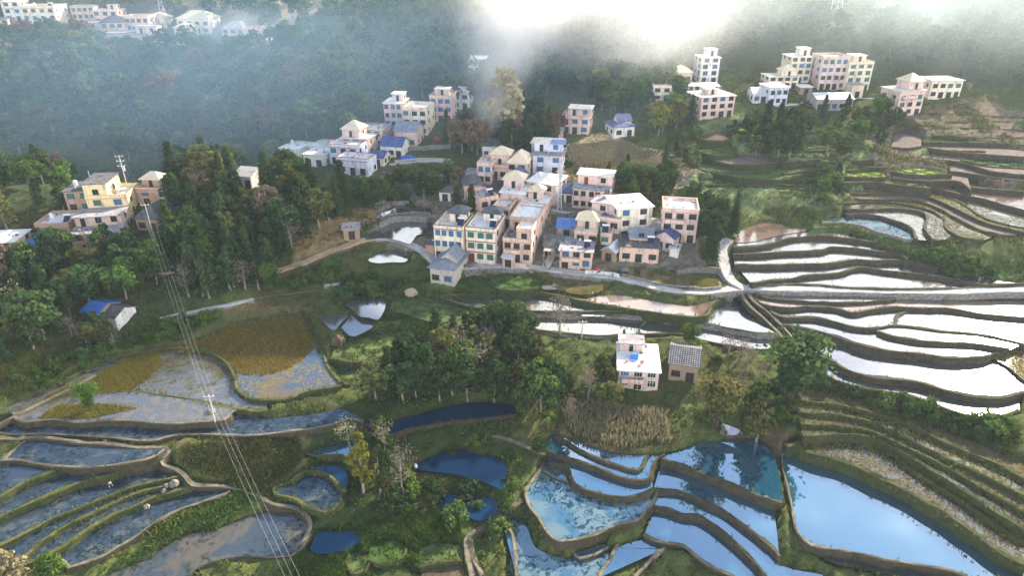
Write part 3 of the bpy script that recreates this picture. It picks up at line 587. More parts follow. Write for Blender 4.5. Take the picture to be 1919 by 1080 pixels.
# ------------------------------------------------------------------ solve levels, build land
def vnoise(n, k, amp):
    a = RNG.standard_normal(max(2, n // k + 3)); x = np.linspace(0, len(a) - 1.001, n); i = x.astype(int); f = x - i
    f = f * f * (3 - 2 * f); return (a[i] * (1 - f) + a[i + 1] * f) * amp
POND = {}
sx, sy, sc = [], [], []
for key, near, farl, mat, wid, rims, style in PONDS:
    nl = L[near] if near else None
    if nl is not None: lev = float(np.mean(cast(nl, z_base)[:, 2]))
    else:
        q = np.array(farl); vv = q[:, 1]; lev = float(np.mean(cast(q[vv >= np.median(vv)], z_base)[:, 2]))
    POND[key] = dict(level=lev, near=nl, far=farl, mat=mat, w=wid, rims=rims, style=style)
# neighbours that meet in the picture step down by at least half a metre
for up, lo, d in (('6a', '6c', 0.7), ('6b', '6a', 0.8), ('6m', '6m', 0), ('4i', '4e', 0.9), ('5h', '5i', 0.6), ('5f', '5g', 0.7), ('5g', '5h', 0.4), ('4e', '4f', 1.3), ('4w', '4g', 1.1)):
    POND[lo]['level'] = min(POND[lo]['level'], POND[up]['level'] - d) if up != lo else POND[lo]['level']
POND['6b']['level'] = min(POND['6b']['level'], POND['3b']['level'] - 0.5)
POND['4g']['level'] = POND['4f']['level']
POND['9a']['level'] = POND['9r']['level'] + 0.9; POND['9b']['level'] = POND['9a']['level'] + 0.8
POND['5n']['level'] = POND['5l']['level'] + 0.5
for key, P in POND.items():
    z = P['level']
    if P['near'] is not None:
        near3 = spline(plane_pts(P['near'], z), 1.0); far3 = spline(plane_pts(P['far'], z), 1.2)
        P['crest'] = near3; P['poly'] = np.concatenate([far3, near3[::-1]])
        pts = near3
    else:
        P['crest'] = None; P['poly'] = spline(plane_pts(P['far'], z), 1.2, closed=True); pts = P['poly']
    P['rim3'] = [spline(plane_pts(r, z), 1.0) for r in P['rims']]
    allp = np.concatenate([pts] + P['rim3'])
    sx.append(allp[:, 0]); sy.append(allp[:, 1]); sc.append(z - z_base(allp[:, 0], allp[:, 1]))
sx = np.concatenate(sx); sy = np.concatenate(sy); sc = np.concatenate(sc)
num = np.zeros((GNY, GNX)); den = np.zeros((GNY, GNX))
ii = np.round((sx - GX0) / GS).astype(int); jj = np.round((sy - GY0) / GS).astype(int)
ok = (ii >= 0) & (ii < GNX) & (jj >= 0) & (jj < GNY)
np.add.at(num, (jj[ok], ii[ok]), sc[ok]); np.add.at(den, (jj[ok], ii[ok]), 1.0)
kk = np.arange(-16, 17); ker = np.exp(-(kk / 5.0) ** 2 / 2)
def blur(a):
    a = np.apply_along_axis(lambda r: np.convolve(r, ker, 'same'), 1, a); return np.apply_along_axis(lambda r: np.convolve(r, ker, 'same'), 0, a)
num = blur(num); den = blur(den); CORR[:] = num / (den + 1.0)

# roads and paths follow the land
def road_pts(px, lift=0.22, step=1.0, sm=7):
    P = spline(cast(px), step); z = P[:, 2].copy()
    if len(z) > sm:
        pad = np.pad(z, sm // 2, mode='edge'); z = np.convolve(pad, np.ones(sm) / sm, 'valid')
    P[:, 2] = z + lift; return P
ROADS = [  # name, line, width, top, side, drop
 ('dirt_road', U("515,511 540,503 565,495 600,480 640,464 670,454 702,447"), 3.0, 'dirt_road', 'soil_dry', 2.0),
 ('road', U("698,448 720,447 745,450 770,459 795,473 815,490 835,502 870,502 920,499 980,500 1040,507 1100,515 1150,520 1200,531 1250,543 1320,548 1370,542"), 2.7, 'concrete_road', 'stone_wall', 2.6),
 ('road', U("1362,543 1400,540 1450,541 1550,543 1650,546 1750,547 1850,545 1940,543"), 2.6, 'concrete_road', 'stone_wall', 1.6),
 ('road', U("1396,541 1372,528 1360,508 1355,485 1353,465 1366,448"), 2.6, 'concrete_road', 'stone_wall', 1.6),
 ('path', U("730,309 780,304 815,302 850,305"), 1.6, 'concrete_road', 'stone_wall', 1.6),
 ('path', U("1020,505 1035,480 1052,450 1070,425 1078,402"), 1.8, 'concrete_road', 'soil_dry', 0.6),
 ('path', U("1033,394 1060,399 1090,405"), 1.6, 'concrete_road', 'stone_wall', 1.2),
 ('path', C(3, "1050,685 1120,668 1200,650 1300,630 1425,605"), 1.3, 'concrete_road', 'stone_wall', 1.0),
 ('path', C(3, "865,725 930,705 1005,685"), 0.7, 'concrete_road', 'stone_wall', 1.0),
 ('path', C(3, "1425,605 1550,585 1700,570 1800,550") , 0.5, 'bank_top', 'bank_side', 0.6),
 ('path', C(3, "765,465 860,462 985,455"), 1.0, 'dirt_road', 'soil_dry', 0.6),
 ('path', C(3, "1825,530 1900,515 1960,500"), 0.9, 'concrete_road', 'stone_wall', 0.8),
 ('road', U("1448,199 1490,196 1530,198"), 3.0, 'concrete_road', 'soil_dry', 1.0),
 ('path', U("1600,184 1630,185 1662,187"), 1.8, 'concrete_road', 'soil_dry', 1.0),
 ('path', L['6d1'], 0.65, 'bank_top', 'bank_side', 1.6),
 ('path', L['7p'], 0.9, 'bank_top', 'bank_side', 1.2), ('path', L['7q'], 0.9, 'bank_top', 'bank_side', 1.2), ('path', L['7l'], 0.7, 'bank_top', 'bank_side', 1.2),
 ('path', C(5, "330,570 370,640 430,690 490,745 540,800 562,838"), 0.6, 'bank_top', 'bank_side', 1.0),
 ('path', C(5, "358,558 400,620 460,665 520,720 570,770 640,850 700,910 735,975"), 0.7, 'bank_top', 'bank_side', 1.2),
 ('path', U("180,705 120,735 60,765 -10,800"), 0.7, 'bank_top', 'bank_side', 0.8),
 ('path', U("230,960 300,925 345,985"), 0.5, 'bank_top', 'bank_side', 0.8),
]
ROADS = ROADS[:-1]
RP = [(n, road_pts(px), w, a, b, d) for n, px, w, a, b, d in ROADS]

def ribbon(name, P, w, top, side, drop, wob=0.26, **kw):
    n = len(P); T = np.gradient(P[:, :2], axis=0); T /= np.linalg.norm(T, axis=1, keepdims=True) + 1e-9
    N = np.stack([-T[:, 1], T[:, 0]], 1)
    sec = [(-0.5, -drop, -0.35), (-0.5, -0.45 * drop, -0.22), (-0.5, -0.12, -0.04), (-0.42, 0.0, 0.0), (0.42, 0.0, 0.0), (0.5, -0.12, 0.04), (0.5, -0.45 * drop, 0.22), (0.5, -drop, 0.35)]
    ww = w * (1 + vnoise(n, 4, wob)); V = []
    for i, (o, dz, b) in enumerate(sec):
        off = o * ww + b + (vnoise(n, 2, 0.17 if abs(b) > 0.1 else 0.06)); z = P[:, 2] + dz + (vnoise(n, 3, 0.08) if dz > -0.2 else 0)
        V.append(np.stack([P[:, 0] + N[:, 0] * off, P[:, 1] + N[:, 1] * off, z], 1))
    V = np.stack(V, 1).reshape(-1, 3); k = len(sec); F = []; M = []
    for i in range(n - 1):
        for j in range(k - 1):
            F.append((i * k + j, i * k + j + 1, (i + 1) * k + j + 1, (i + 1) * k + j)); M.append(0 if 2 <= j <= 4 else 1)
    F.append((0, 1, 2, 7)); F.append((2, 3, 4, 5)); F.append((2, 5, 6, 7)); e = (n - 1) * k; F.append((e, e + 7, e + 2, e + 1)); F.append((e + 2, e + 5, e + 4, e + 3)); F.append((e + 7, e + 6, e + 5, e + 2)); M += [1] * 6
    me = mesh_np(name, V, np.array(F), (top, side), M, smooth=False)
    return link(name, me, **kw)
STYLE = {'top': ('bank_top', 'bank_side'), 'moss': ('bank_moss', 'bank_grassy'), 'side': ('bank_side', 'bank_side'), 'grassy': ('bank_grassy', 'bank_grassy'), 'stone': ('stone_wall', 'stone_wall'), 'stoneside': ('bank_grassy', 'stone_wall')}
BANKS = []
for key, P in POND.items():
    lines = ([P['crest']] if P['crest'] is not None else []) + P['rim3']
    for k, ln in enumerate(lines):
        q = ln.copy(); q[:, 2] = P['level'] + 0.26
        a, b = STYLE[P['style']]
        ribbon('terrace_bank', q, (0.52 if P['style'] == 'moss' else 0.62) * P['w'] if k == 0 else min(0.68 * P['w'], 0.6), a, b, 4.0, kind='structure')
        BANKS.append((q, P['w'], P['style']))
    poly = P['poly']; me = bpy.data.meshes.new('paddy'); me.from_pydata([tuple(p) for p in poly], [], [tuple(range(len(poly)))])
    me.materials.append(MATS[P['mat']]); me.update()
    if me.polygons[0].normal.z < 0: me.flip_normals()
    link('field' if not P['mat'].startswith('water') else 'water', me, kind='structure')
for n, P, w, a, b, d in RP: ribbon(n, P, w, a, b, d, wob=0.05 if w > 1.2 else 0.15, kind='structure')

for ln in BANKLINES:
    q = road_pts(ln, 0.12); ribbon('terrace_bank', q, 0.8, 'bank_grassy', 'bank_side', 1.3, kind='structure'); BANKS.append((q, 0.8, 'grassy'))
# the ground as one sheet
def axis(lo, a, b, hi, f, g):
    xs = list(np.arange(a, b + 1e-6, f)); s = f; x = xs[-1]
    while x < hi: s = min(s * 1.12, g); x += s; xs.append(x)
    s = f; x = xs[0]; pre = []
    while x > lo: s = min(s * 1.12, g); x -= s; pre.append(x)
    return np.array(pre[::-1] + xs)
TX = axis(-470, -125, 150, 470, 0.75, 9.0); TY = axis(-70, 48, 225, 600, 0.75, 6.0)
XX, YY = np.meshgrid(TX, TY); ZZ = z_land(XX, YY)
ZZ = ZZ + 0.25 * np.sin(XX * 0.9 + np.sin(YY * 0.7) * 2) * np.sin(YY * 0.8 + 1.3 * np.sin(XX * 0.45)) + RNG.standard_normal(XX.shape) * 0.06
WET = np.zeros(XX.shape, bool)
lim = np.full(XX.shape, 1e9)
for key, P in POND.items():
    poly = P['poly']; x0, y0 = poly[:, 0].min() - 1, poly[:, 1].min() - 1; x1, y1 = poly[:, 0].max() + 1, poly[:, 1].max() + 1
    i0, i1 = np.searchsorted(TX, (x0, x1)); j0, j1 = np.searchsorted(TY, (y0, y1))
    if i1 <= i0 or j1 <= j0: continue
    s = np.s_[j0:j1, i0:i1]; ins = in_poly(XX[s], YY[s], poly)
    g = ins.copy(); g[1:] |= ins[:-1]; g[:-1] |= ins[1:]; g[:, 1:] |= ins[:, :-1]; g[:, :-1] |= ins[:, 1:]
    lim[s] = np.where(g, np.minimum(lim[s], P['level'] - 0.55), lim[s]); WET[s] |= ins
for n, P, w, a, b, d in RP:
    if w < 1.2: continue
    for p in P[::2]:
        i0, i1 = np.searchsorted(TX, (p[0] - w * .5 - 1.2, p[0] + w * .5 + 1.2)); j0, j1 = np.searchsorted(TY, (p[1] - w * .5 - 1.2, p[1] + w * .5 + 1.2)); s = np.s_[j0:j1, i0:i1]
        r = (XX[s] - p[0]) ** 2 + (YY[s] - p[1]) ** 2 < (w * .5 + 0.8) ** 2
        lim[s] = np.where(r, np.minimum(lim[s], p[2] - 0.2), lim[s])
ZZ = np.minimum(ZZ, lim)
PXY = project(np.stack([XX, YY, ZZ], -1))
PXY[YY < 30] = -9999
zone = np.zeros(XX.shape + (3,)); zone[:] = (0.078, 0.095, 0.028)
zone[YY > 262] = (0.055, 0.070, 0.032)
ZONES = [
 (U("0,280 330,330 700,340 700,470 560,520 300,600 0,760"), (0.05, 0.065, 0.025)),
 (U("700,330 1330,320 1330,400 1320,500 1240,500 1100,520 860,505 800,470 700,440"), (0.20, 0.17, 0.13)),
 (U("1065,262 1160,255 1270,300 1262,360 1230,390 1160,330 1060,330"), (0.50, 0.37, 0.20)),
 (U("1150,330 1230,350 1330,380 1340,430 1310,450 1160,400"), (0.06, 0.08, 0.03)),
 (U("1300,230 1420,215 1640,260 1680,340 1600,380 1400,400 1310,360"), (0.15, 0.195, 0.075)),
 (U("1640,250 1919,240 1919,420 1800,400 1640,340"), (0.19, 0.13, 0.10)),
 (U("1700,255 1850,260 1919,300 1919,315 1800,290 1700,285"), (0.14, 0.20, 0.07)),
 (U("1640,180 1919,200 1919,250 1640,250"), (0.17, 0.13, 0.085)),
 (U("1440,420 1580,430 1760,480 1880,510 1900,525 1750,510 1640,470 1500,445"), (0.07, 0.13, 0.03)),
 (U("1480,690 1620,730 1800,790 1919,800 1919,860 1780,840 1600,760 1490,730"), (0.045, 0.065, 0.02)),
 (U("640,540 860,530 940,600 870,640 760,690 700,720 620,690"), (0.10, 0.14, 0.035)),
 (U("575,400 640,395 700,400 690,440 640,455 560,490 560,430"), (0.22, 0.15, 0.07)),
 (U("270,0 480,0 700,0 690,30 480,28 300,22"), (0.30, 0.22, 0.13)),
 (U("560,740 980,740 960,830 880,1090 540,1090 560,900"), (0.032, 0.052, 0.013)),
 (U("340,830 570,800 560,880 500,940 420,900 330,860"), (0.12, 0.10, 0.04)),
 (U("1050,760 1240,770 1260,830 1180,860 1060,820"), (0.20, 0.15, 0.075)),
 (U("1370,790 1450,800 1520,840 1480,870 1380,830"), (0.12, 0.075, 0.05)),
 (U("560,1020 870,960 880,1080 550,1080"), (0.08, 0.12, 0.02)),
 (U("0,630 100,640 110,720 0,740"), (0.09, 0.085, 0.035)),
 (U("360,590 560,555 580,580 420,600"), (0.13, 0.10, 0.05)),
]
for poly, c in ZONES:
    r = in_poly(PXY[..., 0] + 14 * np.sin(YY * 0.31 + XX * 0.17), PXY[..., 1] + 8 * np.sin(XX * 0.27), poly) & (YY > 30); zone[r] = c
ny, nx = XX.shape; idx = np.arange(ny * nx).reshape(ny, nx)
F = np.stack([idx[:-1, :-1], idx[:-1, 1:], idx[1:, 1:], idx[1:, :-1]], -1).reshape(-1, 4)
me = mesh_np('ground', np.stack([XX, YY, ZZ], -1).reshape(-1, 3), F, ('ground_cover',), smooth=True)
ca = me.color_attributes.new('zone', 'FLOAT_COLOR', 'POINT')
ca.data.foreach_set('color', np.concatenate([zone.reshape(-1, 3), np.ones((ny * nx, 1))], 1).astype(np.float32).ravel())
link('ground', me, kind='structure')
def ground_z(x, y):
    x = np.atleast_1d(np.asarray(x, float)); y = np.atleast_1d(np.asarray(y, float))
    i = np.clip(np.searchsorted(TX, x) - 1, 0, nx - 2); j = np.clip(np.searchsorted(TY, y) - 1, 0, ny - 2)
    a = (x - TX[i]) / (TX[i + 1] - TX[i]); b = (y - TY[j]) / (TY[j + 1] - TY[j])
    return (ZZ[j, i] * (1 - a) + ZZ[j, i + 1] * a) * (1 - b) + (ZZ[j + 1, i] * (1 - a) + ZZ[j + 1, i + 1] * a) * b
def wet_at(x, y):
    x = np.atleast_1d(x); y = np.atleast_1d(y)
    i = np.clip(np.searchsorted(TX, x), 0, nx - 1); j = np.clip(np.searchsorted(TY, y), 0, ny - 1); return WET[j, i]
# ------------------------------------------------------------------ houses
WIN = {}
def window_mesh(w, h, frame, glass, mull, simple):
    k = (round(w, 2), round(h, 2), frame, glass, mull, simple)
    if k in WIN: return WIN[k]
    a = MB(); t = 0.075; d = 0.09
    a.box(-w / 2 - t, w / 2 + t, -d, 0, -t, 0, frame); a.box(-w / 2 - t, w / 2 + t, -d, 0, h, h + t, frame)
    a.box(-w / 2 - t, -w / 2, -d, 0, 0, h, frame); a.box(w / 2, w / 2 + t, -d, 0, 0, h, frame)
    for i in range(1, mull + 1): x = -w / 2 + w * i / (mull + 1); a.box(x - 0.03, x + 0.03, -0.06, 0, 0, h, frame)
    if mull > 1 or h > 1.35: a.box(-w / 2, w / 2, -0.058, 0, h * 0.68, h * 0.68 + 0.05, frame)
    if simple: a.box(-w / 2, w / 2, -0.03, 0, 0, h, glass)
    def mk(mb, nm):
        me = bpy.data.meshes.new(nm); me.from_pydata(mb.v, [], mb.f)
        for m in mb.mats: me.materials.append(MATS[m])
        me.polygons.foreach_set('material_index', mb.m); me.update(); return me
    f = mk(a, 'window'); p = None
    if not simple: b = MB(); b.box(-w / 2, w / 2, -0.03, 0, 0, h, glass); p = mk(b, 'pane')
    WIN[k] = (f, p); return WIN[k]
def put_window(root, face, W, D, at, z, w, h, frame, glass, mull=1, simple=False, y0=0.0, x0=0.0):
    f, p = window_mesh(w, h, frame, glass, mull, simple)
    loc, rz = {'f': ((at, y0, z), 0), 'r': ((W, at, z), pi / 2), 'l': ((x0, at, z), -pi / 2), 'b': ((at, D, z), pi)}[face]
    o = link('window', f, root, loc=loc, rotz=rz)
    if p: link('pane', p, o)
    return o
HOUSES = []   # world footprints: keeps trees out of the buildings
def house(label, u, v, wpx, fl, yaw, wall, D=9.0, roof='para', rm='roof_pale', up=None, tower=None, cols=3, glass='mix', frame='frame_dark', sidew=2,
          ledge=None, door='door_dark', trim='trim_tan', ex='', fh=2.85, gh=None, up2=None, sidem=None, cat='house', seed=0, gax='x', name='house'):
    rnd = random.Random(seed * 31 + int(u) * 7 + int(v))
    p = cast([(u, v)])[0]; dep = p[1] * CP - (p[2] - CAMZ) * SP
    Wd = max(2.2, wpx * dep / FPX * 0.97); yr = radians(yaw); farh = dep > 228
    wall = 'wall_' + wall; glass0 = glass; glass = 'glass_dark' if glass == 'mix' else glass
    root = bpy.data.objects.new(name, None); COL.objects.link(root); tag(root, label, cat, None)
    root.rotation_euler = (0, 0, yr)
    R = Matrix.Rotation(yr, 3, 'Z'); root.location = Vector(p) - R @ Vector((Wd / 2, 0, 0)); root.empty_display_size = 0.5
    c4 = [Vector(root.location) + R @ Vector(q) for q in ((-1, -6 if farh else -2, 0), (Wd + 1, -6 if farh else -2, 0), (Wd + 1, D + 1, 0), (-1, D + 1, 0))]
    HOUSES.append(np.array([(q.x, q.y) for q in c4]))
    H = fl * fh; wb = MB(); wb.box(0, Wd, 0, D, -6.0, H, wall, 'wall_' + sidem if sidem else None)
    rb = MB(); base_z = H
    def flat(x0, x1, y0, y1, z, kind, mat):
        if kind == 'para':
            rb.box(x0 + 0.18, x1 - 0.18, y0 + 0.18, y1 - 0.18, z + 0.002, z + 0.06, mat)
            q = MB(); t = 0.17; hh = 0.75; o = 0.06
            q.box(x0 - o, x1 + o, y0 - o, y0 + t, z - 0.10, z + hh, wall); q.box(x0 - o, x1 + o, y1 - t, y1 + o, z - 0.10, z + hh, wall)
            q.box(x0 - o, x0 + t, y0 + t, y1 - t, z - 0.10, z + hh, wall); q.box(x1 - t, x1 + o, y0 + t, y1 - t, z - 0.10, z + hh, wall)
            q.box(x0 - 0.14, x1 + 0.14, y0 - 0.14, y0 + t + 0.02, z + hh, z + hh + 0.10, trim); q.box(x0 - 0.14, x1 + 0.14, y1 - t - 0.02, y1 + 0.14, z + hh, z + hh + 0.10, trim)
            q.box(x0 - 0.14, x0 + t + 0.02, y0 + t + 0.02, y1 - t - 0.02, z + hh, z + hh + 0.10, trim); q.box(x1 - t - 0.02, x1 + 0.14, y0 + t + 0.02, y1 - t - 0.02, z + hh, z + hh + 0.10, trim)
            q.box(x0 - 0.16, x1 + 0.16, y0 - 0.16, y0 - o - 0.002, z - 0.28, z - 0.10, trim)
            q.build('parapet', root)
        else: rb.box(x0 - 0.4, x1 + 0.4, y0 - 0.45, y1 + 0.3, z + 0.002, z + 0.2, mat)
    if roof in ('para', 'slab'): flat(0, Wd, 0, D, H, roof, rm)
    elif roof == 'hip': rb.hip(-0.45, Wd + 0.45, -0.45, D + 0.45, H, gh or min(Wd, D) * 0.28, rm)
    elif roof == 'gable':
        G = rb.gable(0, Wd, 0, D, H, gh or min(Wd, D) * 0.30, rm, gax)
        for tri in G: wb.add(tri, [(0, 1, 2)], wall)
    elif roof == 'hipgable':   # low skirt roof with a small gabled roof above it
        rb.hip(-0.6, Wd + 0.6, -0.6, D + 0.6, H, D * 0.16, rm, ridge=0.6)
        wb.box(Wd * 0.30, Wd * 0.95, D * 0.3, D * 0.8, H, H + 1.5, wall)
        for tri in rb.gable(Wd * 0.30, Wd * 0.95, D * 0.3, D * 0.8, H + 1.5, 1.7, rm, gax): wb.add(tri, [(0, 1, 2)], wall)
    for up_ in (up, up2):
        if not up_: continue
        a, b, c, d, n, ur = up_[:6]; urm = up_[6] if len(up_) > 6 else rm
        x0, x1, y0, y1 = a * Wd, b * Wd, c * D, d * D
        x0 += 0.03 if a <= 0 else 0; x1 -= 0.03 if b >= 1 else 0; y1 -= 0.03 if d >= 1 else 0; y0 += 0.03 if c <= 0 else 0
        hz = H + n * fh; wb.box(x0, x1, y0, y1, H + 0.01, hz, wall)
        if ur in ('para', 'slab'): flat(x0, x1, y0, y1, hz, ur, urm)
        elif ur == 'gable':
            for tri in rb.gable(x0, x1, y0, y1, hz, (y1 - y0) * 0.33, urm, gax): wb.add(tri, [(0, 1, 2)], wall)
        else: rb.hip(x0 - 0.5, x1 + 0.5, y0 - 0.5, y1 + 0.5, hz, min(x1 - x0, y1 - y0) * 0.36, urm, ridge=0.2)
        nu = max(1, int((x1 - x0) / 3.4))
        for f in range(int(round(n)) or 1):
            for i in range(nu):
                xx = x0 + (x1 - x0) * (i + 0.5) / nu
                if i == 0 and f == 0 and nu > 1: put_window(root, 'f', 0, 0, xx, H + 0.15, 0.95, 2.05, frame, 'door_red' if 'reddoor' in ex else 'door_dark', 0, True, y0=y0)
                else: put_window(root, 'f', 0, 0, xx, H + f * fh + 0.95, 1.3, 1.3, frame, glass, 1, farh, y0=y0)
            for s in ('r', 'l'):
                put_window(root, s, x1, 0, (y0 + y1) / 2, H + f * fh + 1.0, 0.9, 1.1, frame, glass, 1, True, x0=x0)
    if tower:
        fx, fy, tw, td, th, tr = tower[:6]; trm = tower[6] if len(tower) > 6 else 'tile_cream'
        x0 = fx * (Wd - tw); y0 = fy * (D - td); x1 = x0 + tw; y1 = y0 + td; z0 = H + (up[4] * fh if up and tower[-1] == 'onup' else 0)
        x0 += 0.04; x1 -= 0.04; y0 += 0.04; y1 -= 0.04
        wb.box(x0, x1, y0, y1, z0 + 0.012, z0 + th, wall)
        if tr == 'hip': rb.hip(x0 - 0.55, x1 + 0.55, y0 - 0.55, y1 + 0.55, z0 + th, min(tw, td) * 0.42, trm, ridge=0.25 if abs(tw - td) > 0.6 else 0.08)
        else: rb.box(x0 - 0.35, x1 + 0.35, y0 - 0.35, y1 + 0.35, z0 + th, z0 + th + 0.16, trm)
        put_window(root, 'f', 0, 0, (x0 + x1) / 2, z0 + 0.2, 0.85, 1.9, frame, 'door_dark', 0, True, y0=y0)
        put_window(root, 'r', x1, 0, (y0 + y1) / 2, z0 + 1.0, 0.7, 0.8, frame, glass, 1, True)
    wb.build('wall', root); rb.build('roof', root)
    if ledge:
        lb = MB()
        for f in range(1, int(fl)): lb.box(-0.06, Wd + 0.05, -0.28, -0.002, f * fh - 0.12, f * fh + 0.06, ledge)
        if lb.v: lb.build('ledge', root)
    # openings
    dc = rnd.randrange(cols) if cols > 1 else 0
    for f in range(int(fl)):
        for i in range(cols):
            xx = Wd * (i + 0.5) / cols + rnd.uniform(-0.15, 0.15); g = glass
            if glass0 == 'mix': g = rnd.choice(['glass_dark', 'glass_dark', 'glass_blue', 'glass_green'])
            ww = min(1.7, Wd / cols * 0.58)
            if f == 0 and i == dc and door: put_window(root, 'f', 0, 0, xx, 0.05, min(1.5, ww), 2.2, frame, door, 1, True).name = 'door'
            elif f == 0 and rnd.random() < 0.3: put_window(root, 'f', 0, 0, xx, 0.1, ww, 2.1, frame, 'door_dark', 0, True)
            else: put_window(root, 'f', 0, 0, xx, f * fh + 0.95, ww, 1.35, frame, g, 1 if ww < 1.3 else 2, farh)
        for s in ('r', 'l'):
            for i in range(sidew):
                if rnd.random() < 0.22: continue
                g = 'glass_dark' if glass == 'mix' else glass
                put_window(root, s, Wd, 0, D * (i + 0.5) / sidew, f * fh + 1.05, rnd.choice([0.6, 0.9, 1.1]), 1.15, frame, g, 1, True)
    if 'balcony' in ex:
        bb = MB(); bb.box(Wd * 0.08, Wd * 0.62, -1.25, -0.002, (fl - 1) * fh - 0.12, (fl - 1) * fh + 0.02, trim); bb.box(Wd * 0.08, Wd * 0.62, -1.25, -1.12, (fl - 1) * fh + 0.02, (fl - 1) * fh + 0.95, wall)
        bb.box(Wd * 0.08, Wd * 0.08 + .12, -1.12, -0.002, (fl - 1) * fh + 0.02, (fl - 1) * fh + 0.95, wall); bb.box(Wd * 0.62 - .12, Wd * 0.62, -1.12, -0.002, (fl - 1) * fh + 0.02, (fl - 1) * fh + 0.95, wall)
        bb.build('balcony', root)
    if 'porch' in ex:
        bb = MB(); bb.box(Wd * 0.5, Wd * 0.98, -2.2, -0.002, 2.55, 2.72, 'roof_dark'); bb.box(Wd * 0.55, Wd * 0.95, -1.9, -0.002, -2, 2.55, wall); bb.build('porch', root)
    if 'canopy' in ex:
        bb = MB(); bb.box(Wd * 0.05, Wd * 0.6, -2.6, -0.002, 2.5, 2.62, 'roof_grey')
        for q in (0.08, 0.33, 0.57): bb.box(Wd * q - .1, Wd * q + .1, -2.5, -2.3, -3, 2.5, wall)
        bb.build('canopy', root)
    zt = base_z + 0.06
    if roof in ('para', 'slab') and not farh:
        for k in range(rnd.randrange(2, 6)):
            qx, qy = rnd.uniform(.08, .9) * Wd, rnd.uniform(.1, .42 if up else .9) * D; a, b = rnd.uniform(.2, .8), rnd.uniform(.2, .6); qz = H + (0.07 if roof == 'para' else 0.21)
            nm, mt = rnd.choice([('brick_stack', 'wall_brick'), ('concrete_block', 'wall_grey'), ('plank_stack', 'timber'), ('roof_hatch', 'roof_dark'), ('folded_tarpaulin', 'tarp_blue'), ('storage_box', 'steel_white')])
            cb = MB(); cb.box(qx, qx + a, qy, qy + b, qz, qz + rnd.uniform(.15, .6), mt); cb.build(nm, root)
    if 'solar' in ex:
        sx0, sy0 = (Wd * 0.72, D * 0.25) if not (up and up[1] > 0.6 and up[2] < 0.4) else (Wd * 0.25, D * 0.2)
        sb = MB(); sb.add([(sx0, sy0, zt + .15), (sx0 + 1.5, sy0, zt + .15), (sx0 + 1.5, sy0 + 1.3, zt + 1.35), (sx0, sy0 + 1.3, zt + 1.35), (sx0, sy0, zt + .02), (sx0 + 1.5, sy0, zt + .02), (sx0 + 1.5, sy0 + 1.3, zt + 1.2), (sx0, sy0 + 1.3, zt + 1.2)],
                          [(0, 1, 2, 3), (7, 6, 5, 4), (0, 4, 5, 1), (1, 5, 6, 2), (2, 6, 7, 3), (3, 7, 4, 0)], 'panel_dark')
        for qx in (sx0 + .1, sx0 + 1.4): sb.box(qx - .03, qx + .03, sy0 + 1.2, sy0 + 1.26, zt, zt + 1.3, 'steel_white')
        sb.tube([(sx0 - .15, sy0 + 1.4, zt + 1.5), (sx0 + 1.65, sy0 + 1.4, zt + 1.5)], 0.27, 'steel_white', 10); sb.build('water_heater', root)
    if 'tank' in ex:
        m = 'tank_blue' if 'bluetank' in ex else 'steel_white'
        tb = MB()
        if 'bluetank' in ex: tb.tube([(Wd * .30, D * .42, zt + .55), (Wd * .30 + 1.6, D * .42, zt + .55)], 0.55, m, 12)
        else: tb.tube([(Wd * .2, D * .6, zt), (Wd * .2, D * .6, zt + .5), (Wd * .2, D * .6, zt + 1.35), (Wd * .2, D * .6, zt + 1.5)], [0.5, 0.52, 0.52, 0.2], m, 12)
        tb.build('water_tank', root)
    if 'bluepanel' in ex:
        q = MB(); q.box(Wd * .55, Wd + .5, D * .2, D * .8, H + (up[4] * fh if up else 0) + 0.24, H + (up[4] * fh if up else 0) + 0.32, 'metal_blue'); q.build('roof_sheet', root)
    return root
h = house
# the village in the middle
h('yellow cream three-storey house with blue windows and dark hipped stair roof beside the road', 842, 488, 57, 3, -13, 'cream', 10, 'para', 'roof_pale', tower=(0.85, 0.75, 4.2, 4, 2.4, 'hip', 'tile_dark'), cols=4, glass='glass_blue', frame='frame_dark', door='door_red', trim='trim_brown', ex='porch solar', sidem='orange')
h('white three-storey house with brown ledges, red double door and yellow side door', 901, 492, 57, 3, -13, 'palecream', 11, 'para', 'roof_white', tower=(0.95, 0.85, 4.4, 3.6, 2.3, 'hip', 'tile_dark'), cols=3, glass='glass_green', ledge='trim_red', door='door_red', trim='trim_brown', ex='solar', sidem='rose')
h('long pink terraced house right of the white one, its side wall running up the lane', 969, 492, 56, 2, -13.5, 'orange', 24, 'para', 'roof_grey', up=(0.0, 1, 0.30, 0.78, 1, 'para', 'roof_white'), up2=(0.48, 1, 0.0, 0.29, 1, 'para', 'roof_white'), cols=3, glass='glass_dark', sidew=6, ex='balcony tank')
h('low shed with grey sheet roof at the foot of the long pink house', 951, 503, 20, 1, -13, 'orange', 4.0, 'slab', 'metal_pale', cols=1, sidew=0, cat='shed', name='shed')
h('pink house with broad white slab roof and cream pyramid roof turret', 996, 414, 47, 1.6, -18, 'pink', 9, 'slab', 'roof_white', tower=(0.35, 0.9, 4.2, 4, 2.3, 'hip', 'tile_cream'), cols=3)
h('pink corner house with grey terrace roof behind the tall dark fir', 917, 411, 40, 2, 30, 'pink', 8, 'para', 'roof_grey', cols=2, glass='glass_dark', ex='solar')
h('pink house with long window row and cream hipped turret', 961, 397, 48, 1.9, -12, 'rose', 9, 'slab', 'roof_white', tower=(0.05, 0.9, 5.5, 5, 2.6, 'hip', 'tile_cream'), cols=4)
h('tall pink house under a wide cream hipped roof', 969, 341, 38, 2, -12, 'pink', 9, 'hip', 'tile_cream', cols=2, gh=2.6)
